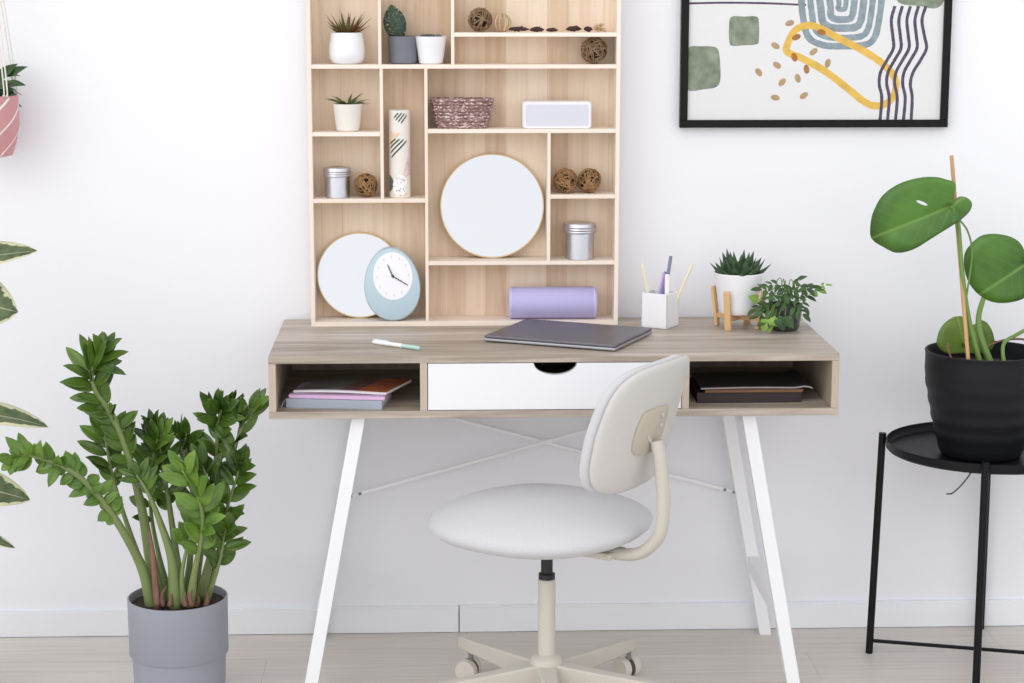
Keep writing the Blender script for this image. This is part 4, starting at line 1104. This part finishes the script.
# nested blue arches
for k, (hw_, bot, w_) in enumerate(((40,46,6.6),(31.2,37.5,6.2),(22.2,28,7.4),(12.8,19.5,6.8),(4.5,9.5,5))):
    cx_ = 838.0; tp = -14-4*k
    ribbon([(cx_-hw_+(1.5 if k < 2 else 0),-28),(cx_-hw_-.3,-8),(cx_-hw_+2,bot*.35),(cx_-hw_*.80,bot*.80),(cx_-hw_*.45,bot*.97),(cx_,bot),(cx_+hw_*.62,bot*.97),(cx_+hw_*.86,bot*.78),(cx_+hw_*.96,bot*.30),(cx_+hw_,-8),(cx_+hw_,-28)], w_, 3, seed=10+k)
ribbon([(803,25.5),(816,27.5),(838,39),(860,50),(880,63),(893,77),(894.5,90),(889,101),(877,106),(864,102),(845,87),(822,70),(800,58),(786,52),(785,45),(792,31)], 7.0, 2, closed=True, seed=3, wob=.05)
S1 = [(891,6,0),(888,20,0),(890,36,0),(891,48,0),(885,60,0),(879,72,0),(878,84,0),(881,98,0),(880,121,0)]
for k, dx in enumerate((0, 7.5, 15.5, 23.5, 32.0)):
    ribbon([(x+dx*(1+.0*j)+(1.5*math.sin(j+k) if k > 3 else 0), y) for j, (x, y, _) in enumerate(S1)], 3.2, 4, seed=40+k, n=10)
for i, (a, b, r, m) in enumerate(((787,23,-15,5),(794,37,-25,6),(773.5,45.5,30,5),(811.5,51.5,-40,5),(792.5,57,70,6),(775.5,65,35,5),(757.5,72,55,5),(805,69,80,6),(826,63,105,5),(796.5,78,70,5),(781,82,-50,5),(774.5,97.5,10,5),(803,95.5,-35,5),(819,32,20,6))):
    ell(a, b, 4.6, 2.9, r, m)
g.out('print', None, fr, False, mats=AMATS)

# ------------------------------------------------------------------ floor plant (zamioculcas)
ZX, ZY = -.6285, -.450
zp = thing('potted_floor_plant', 'tall glossy-leaved green plant in a cylindrical blue-grey planter on the floor', 'potted plant', (ZX,ZY,0))
PH = .2350
lathe('planter', [(0,0),(.090,0),(.0965,.004),(.1000,.105),(.1005,.1085),(.1045,.110),(.1058,.112),(.1068,PH-.001),(.1060,PH),(.1035,PH),(.1025,PH-.002),(.1015,.17),(0,.17)], 'grey_planter', zp, (ZX,ZY,0), 96)
lathe('soil', [(0,.19),(.1015,.19),(.1010,.2185),(.07,.2225),(0,.2235)], 'soil', zp, (ZX,ZY,0), 48)
def ZP(px, py, dy=0): return at_depth(px, py, ZY+dy)
def frond(pts, r0, r1, t0, nl, L, W, seed, roll=0, leafm='leaf_zz', droop=.15, ang=52, endL=.75):
    nl = int(nl*1.5); r0 *= 1.25
    rng = random.Random(seed); path = smooth_path([ZP(*p) for p in pts], 8); n = len(path)
    v, f = tube_geo(path, lambda t_: (r0+(r1-r0)*t_**.7)*(1+.25*math.exp(-((t_-.08)/.1)**2)), 10)
    stm = part('stem', v, f, 'stem_zz', zp, True)
    g = G()
    for i in range(nl):
        t_ = t0+(1-t0)*(i/(nl-1))**.95; k = min(n-2, int(t_*(n-1))); p = path[k]; tg = (path[k+1]-path[max(0,k-1)]).normalized()
        view = Vector((0,-1,0)); sd = tg.cross(view).normalized(); nrm = sd.cross(tg).normalized()
        rl = D2R(roll)+rng.uniform(-1.15,1.15); sd2 = sd*math.cos(rl)+nrm*math.sin(rl); n2 = nrm*math.cos(rl)-sd*math.sin(rl)
        sgn = 1 if i % 2 else -1
        a = D2R(ang*(1-.45*(i/(nl-1))**2)+rng.uniform(-22,20))
        d = tg*math.cos(a)+sd2*sgn*math.sin(a)+Vector((0,-.12+rng.uniform(-.3,.22),.10))
        up = n2+Vector((rng.uniform(-.35,.35),0,.55))
        if n2.y > 0: up = -n2+Vector((0,0,.55))
        LL = L*(.80+.35*math.sin(PI*min(1,(i+1)/nl*.9)))*rng.uniform(.86,1.1)*(endL if i == nl-1 else 1)
        g.add(*leaf_geo(p+sd2*sgn*.002, d, up, LL, W*1.08*rng.uniform(.85,1.15), droop*rng.uniform(.2,1.5), .14, 7))
    d = (path[-1]-path[-3]).normalized(); g.add(*leaf_geo(path[-1], d, (0,-1,.5), L*.8, W*.8, .05, .14, 7))
    o = g.out('leaflets', leafm, stm, True)
    md = o.modifiers.new('thickness', 'SOLIDIFY'); md.thickness = .0007
frond([(153,610,-.02),(145,575,-.03),(128,540,-.05),(104,503,-.07),(78,476,-.08),(48,460,-.09),(24,455,-.10),(12,462,-.10)], .0105,.0028,.36,30,.037,.023,101,roll=15,ang=74,droop=.5,leafm='leaf_zz_new',endL=.6)
frond([(163,606,.0),(151,560,.0),(141,505,.0),(128,455,-.01),(112,415,-.02),(96,392,-.03),(91,372,-.03),(96,364,-.02),(103,352,-.01)], .0105,.0030,.36,26,.062,.023,102,roll=10,leafm='leaf_zz')
frond([(158,604,.03),(140,560,.04),(124,515,.05),(113,478,.05),(107,448,.05),(104,425,.05)], .0065,.0022,.52,12,.062,.022,103,roll=-15)
frond([(176,608,-.04),(172,560,-.05),(160,522,-.05),(148,493,-.05),(136,474,-.05)], .0120,.0018,.72,8,.042,.016,104,roll=20,ang=62)
frond([(181,600,.01),(176,555,.02),(170,510,.03),(163,470,.03),(160,448,.03),(155,430,.03)], .0085,.0022,.42,18,.060,.021,105,roll=-20)
frond([(193,602,.03),(199,560,.04),(210,510,.04),(216,460,.03),(218,425,.02),(220,414,.0),(222,409,-.01)], .0080,.0024,.40,22,.060,.022,106,roll=5)
frond([(200,600,.0),(212,550,.0),(222,500,.0),(233,455,.0),(243,424,.0),(254,406,.0)], .0080,.0022,.42,17,.058,.022,107,roll=25)
frond([(190,606,-.05),(194,575,-.07),(200,545,-.08),(203,520,-.09),(196,492,-.10),(182,470,-.11)], .0070,.0026,.36,14,.066,.028,108,roll=10,leafm='leaf_zz_new')
frond([(203,600,.02),(214,570,.01),(222,535,.0),(228,505,-.01),(236,480,-.02),(241,462,-.03)], .0060,.0022,.38,12,.056,.022,109,roll=-10)
frond([(186,600,.04),(190,560,.05),(193,515,.06),(190,470,.07),(186,448,.07),(183,438,.06)], .0070,.0022,.40,18,.058,.021,110,roll=30)
frond([(206,602,-.02),(214,580,-.04),(220,560,-.05),(224,540,-.06),(226,528,-.07)], .0050,.0020,.40,8,.052,.024,111,roll=0,leafm='leaf_zz')
frond([(184,604,-.05),(182,575,-.06),(188,545,-.06),(196,530,-.07),(200,515,-.07)], .0050,.0020,.5,7,.050,.024,112,roll=0,leafm='leaf_zz_new')
frond([(172,604,.03),(160,560,.04),(152,520,.04),(150,485,.04),(154,455,.03),(158,436,.02)], .0055,.0020,.42,12,.056,.021,113,roll=15)
frond([(196,604,.0),(206,570,-.01),(212,535,-.02),(214,505,-.03),(208,480,-.03),(200,462,-.03)], .0055,.0020,.36,13,.056,.022,114,roll=-25)
v, f = tube_geo(smooth_path([ZP(158,610,-.05), ZP(155,580,-.05), ZP(152,548,-.05), ZP(149,531,-.05)], 5), lambda t_: .0075*(1-.75*t_**2), 8)
part('brown_shoot', v, f, 'sheath', zp, True)
g = G(); rng = random.Random(9)
for (px, dy, h) in ((157,-.06,26),(163,-.055,20),(192,-.07,18),(196,-.04,14),(170,-.06,12),(186,-.07,14),(206,-.05,16)):
    g.add(*tube_geo(smooth_path([ZP(px,606,dy), ZP(px+rng.uniform(-2,3),606-h*.5,dy), ZP(px+rng.uniform(-4,5),606-h,dy)], 3), lambda t_: .0075*(1-.85*t_), 7))
g.out('dry_sheaths', 'sheath', zp, True)

# ------------------------------------------------------------------ variegated rubber plant, mostly left of the view
RX, RY = -1.175, -.42
rp = thing('potted_rubber_plant', 'variegated plant with cream-edged leaves reaching in at the left edge', 'potted plant', (RX,RY,0))
lathe('pot', pot_prof(.095, .120, .22), 'white_ceramic', rp, (RX,RY,0), 64)
soil(rp, (RX,RY,0), .115, .205)
tube('stem', [(RX,RY,.2),(RX+.010,RY,.45),(RX-.005,RY,.75),(RX,RY,1.06)], lambda t_: .010-.005*t_, 'sheath', rp, 10)
def rleaf(zs, tip, W, curl, nrm=(0,-.5,.85)):
    b = Vector((RX, RY, zs)); tp = Vector(tip); d0 = tp-b; L = d0.length; pb_ = b+d0*.22+Vector((0,0,.005))
    v, f = tube_geo([b, pb_], .0028, 6); part('petiole', v, f, 'stem_mon', rp, True)
    d = tp-pb_; Lb = d.length; d = d.normalized(); N_ = Vector(nrm); N_ = (N_-d*N_.dot(d)).normalized()
    v, f, uv = leaf_geo(pb_, (d+N_*curl).normalized(), N_, Lb*math.sqrt(1+curl*curl)*1.0, W, curl, .10, 14)
    o = part('leaf', v, f, 'leaf_var', rp, True, uvs=uv); md = o.modifiers.new('thickness', 'SOLIDIFY'); md.thickness = .0008
rleaf(.930, (-.906, -.42, .980), .085, .10, (-.1,-.55,.83))
rleaf(.900, (-.948, -.43, .852), .135, .06, (.3,-.9,.35))
rleaf(.640, (-.906, -.42, .604), .075, .22, (.1,-.45,.88))
rleaf(.500, (-.942, -.42, .443), .085, .08, (.1,-.75,.6))
rleaf(.400, (-.979, -.42, .337), .045, .12, (0,-.4,.9))
for zz, a in ((1.0,2.6),(.82,3.4),(.72,2.9),(.56,3.6),(.46,2.7),(1.05,1.9)):
    rleaf(zz, (RX+.17*math.cos(a), RY+.16*math.sin(a), zz+.02), .065, .15, (0,0,1))

# ------------------------------------------------------------------ hanging planter
QX, QY = -1.062, -.100
hpn = thing('hanging_planter', 'pink hanging pot with white spiral lines and dark green leaves', 'hanging planter', (QX,QY,1.150))
def qr(t_): return .050+.0170*math.sin(PI*.5*min(1,t_*1.6))
prof = [(0,0),(.035,0)]+[(qr(i/14), .004+.131*i/14) for i in range(15)]+[(.0665,.1365),(.063,.135),(.060,.10),(0,.10)]
lathe('pot', prof, 'pink', hpn, (QX,QY,1.150), 64)
g = G()
for k in range(7):
    pts = []
    for i in range(26):
        t_ = i/25; a = 2*PI*k/7 + 2.1*t_; r = qr(t_)+.0004; pts.append((QX+r*math.cos(a), QY+r*math.sin(a), 1.154+.128*t_))
    g.add(*tube_geo(pts, .0034, 5, True, .3))
g.out('spiral_lines', 'glaze_white', hpn, True)
soil(hpn, (QX,QY,1.150), .060, .125)
g = G(); rng = random.Random(6)
for i in range(46):
    a = rng.uniform(0,2*PI); r = rng.uniform(.01,.060); el = rng.uniform(-.1,1.0)
    d = Vector((math.cos(a)*math.cos(el), math.sin(a)*math.cos(el), math.sin(el)))
    g.add(*leaf_geo(Vector((QX+r*math.cos(a)*.8, QY+r*math.sin(a)*.8, 1.284+rng.uniform(-.01,.045))), d, (0,-.5,.9), rng.uniform(.036,.052), .032, .35, .12, 6, 'drop'))
g.out('foliage', 'leaf_hang', hpn, True)
g = G()
for k in range(4):
    a = PI/4+PI/2*k; r = .0675
    q = [(QX+r*math.cos(a), QY+r*math.sin(a), 1.285), (QX+r*math.cos(a)*1.02, QY+r*math.sin(a)*1.02, 1.335), (QX+.010*math.cos(a), QY+.010*math.sin(a), 1.78)]
    for s_ in (-.0035, .0035):
        g.add(*tube_geo(smooth_path([(x+s_, y, z) for x, y, z in q], 5), .0018, 6))
g.add(*tube_geo([(QX,QY,1.77),(QX,QY,2.60)], .004, 8))
g.out('hanging_cords', 'rope', hpn, True)

# ------------------------------------------------------------------ camera
cam_d = bpy.data.cameras.new('camera'); cam = bpy.data.objects.new('camera', cam_d); COL.objects.link(cam)
cam_d.sensor_width = 36; cam_d.lens = 2024.069*36/1024; cam_d.clip_start = .05; cam_d.clip_end = 60
Rv = Vector((.999248726,-.0387443258,.000928108630)); Uv = Vector((.00594961,.17702148,.98418901)); Fv = Vector((.03829603,.98344409,-.177119))
Mcam = Matrix((Rv, Uv, -Fv)).transposed().to_4x4(); Mcam.translation = Vector((-.07317355,-4.66245102,1.54529789))
cam.matrix_world = Mcam
sc.camera = cam

# ------------------------------------------------------------------ light: a bright room with big windows to the left and in front
w = bpy.data.worlds.new('daylight'); sc.world = w; w.use_nodes = True
nt = w.node_tree; bg = nt.nodes['Background']
tc = node(nt, 'ShaderNodeTexCoord'); sx = node(nt, 'ShaderNodeSeparateXYZ'); nt.links.new(tc.outputs['Generated'], sx.inputs[0])
# brighter towards the left and above, as daylight from that side
m1 = node(nt, 'ShaderNodeMath', operation='MULTIPLY_ADD'); m1.inputs[1].default_value = -.14; m1.inputs[2].default_value = .42; nt.links.new(sx.outputs[0], m1.inputs[0])
m2 = node(nt, 'ShaderNodeMath', operation='MULTIPLY_ADD'); m2.inputs[1].default_value = -.05; nt.links.new(sx.outputs[2], m2.inputs[0]); nt.links.new(m1.outputs[0], m2.inputs[2])
m3 = node(nt, 'ShaderNodeMath', operation='MULTIPLY_ADD'); m3.inputs[1].default_value = -.56; nt.links.new(sx.outputs[1], m3.inputs[0]); nt.links.new(m2.outputs[0], m3.inputs[2])
r = ramp(nt, [(0, (.25,.25,.26)), (1, (1,1,1.02))]); nt.links.new(m3.outputs[0], r.inputs[0]); nt.links.new(r.outputs[0], bg.inputs['Color'])
bg.inputs['Strength'].default_value = 1.66
sun_d = bpy.data.lights.new('window_daylight', 'SUN'); sun_d.energy = .42; sun_d.angle = D2R(38); sun_d.color = (1,.995,.985)
sun = bpy.data.objects.new('window_daylight', sun_d); COL.objects.link(sun)
sun.rotation_euler = Vector((.62,.85,-.52)).to_track_quat('-Z', 'Y').to_euler()
vs_ = sc.view_settings
vs_.view_transform = 'Standard'; vs_.look = 'None'; vs_.gamma = 1; vs_.use_curve_mapping = False; vs_.exposure = -.04
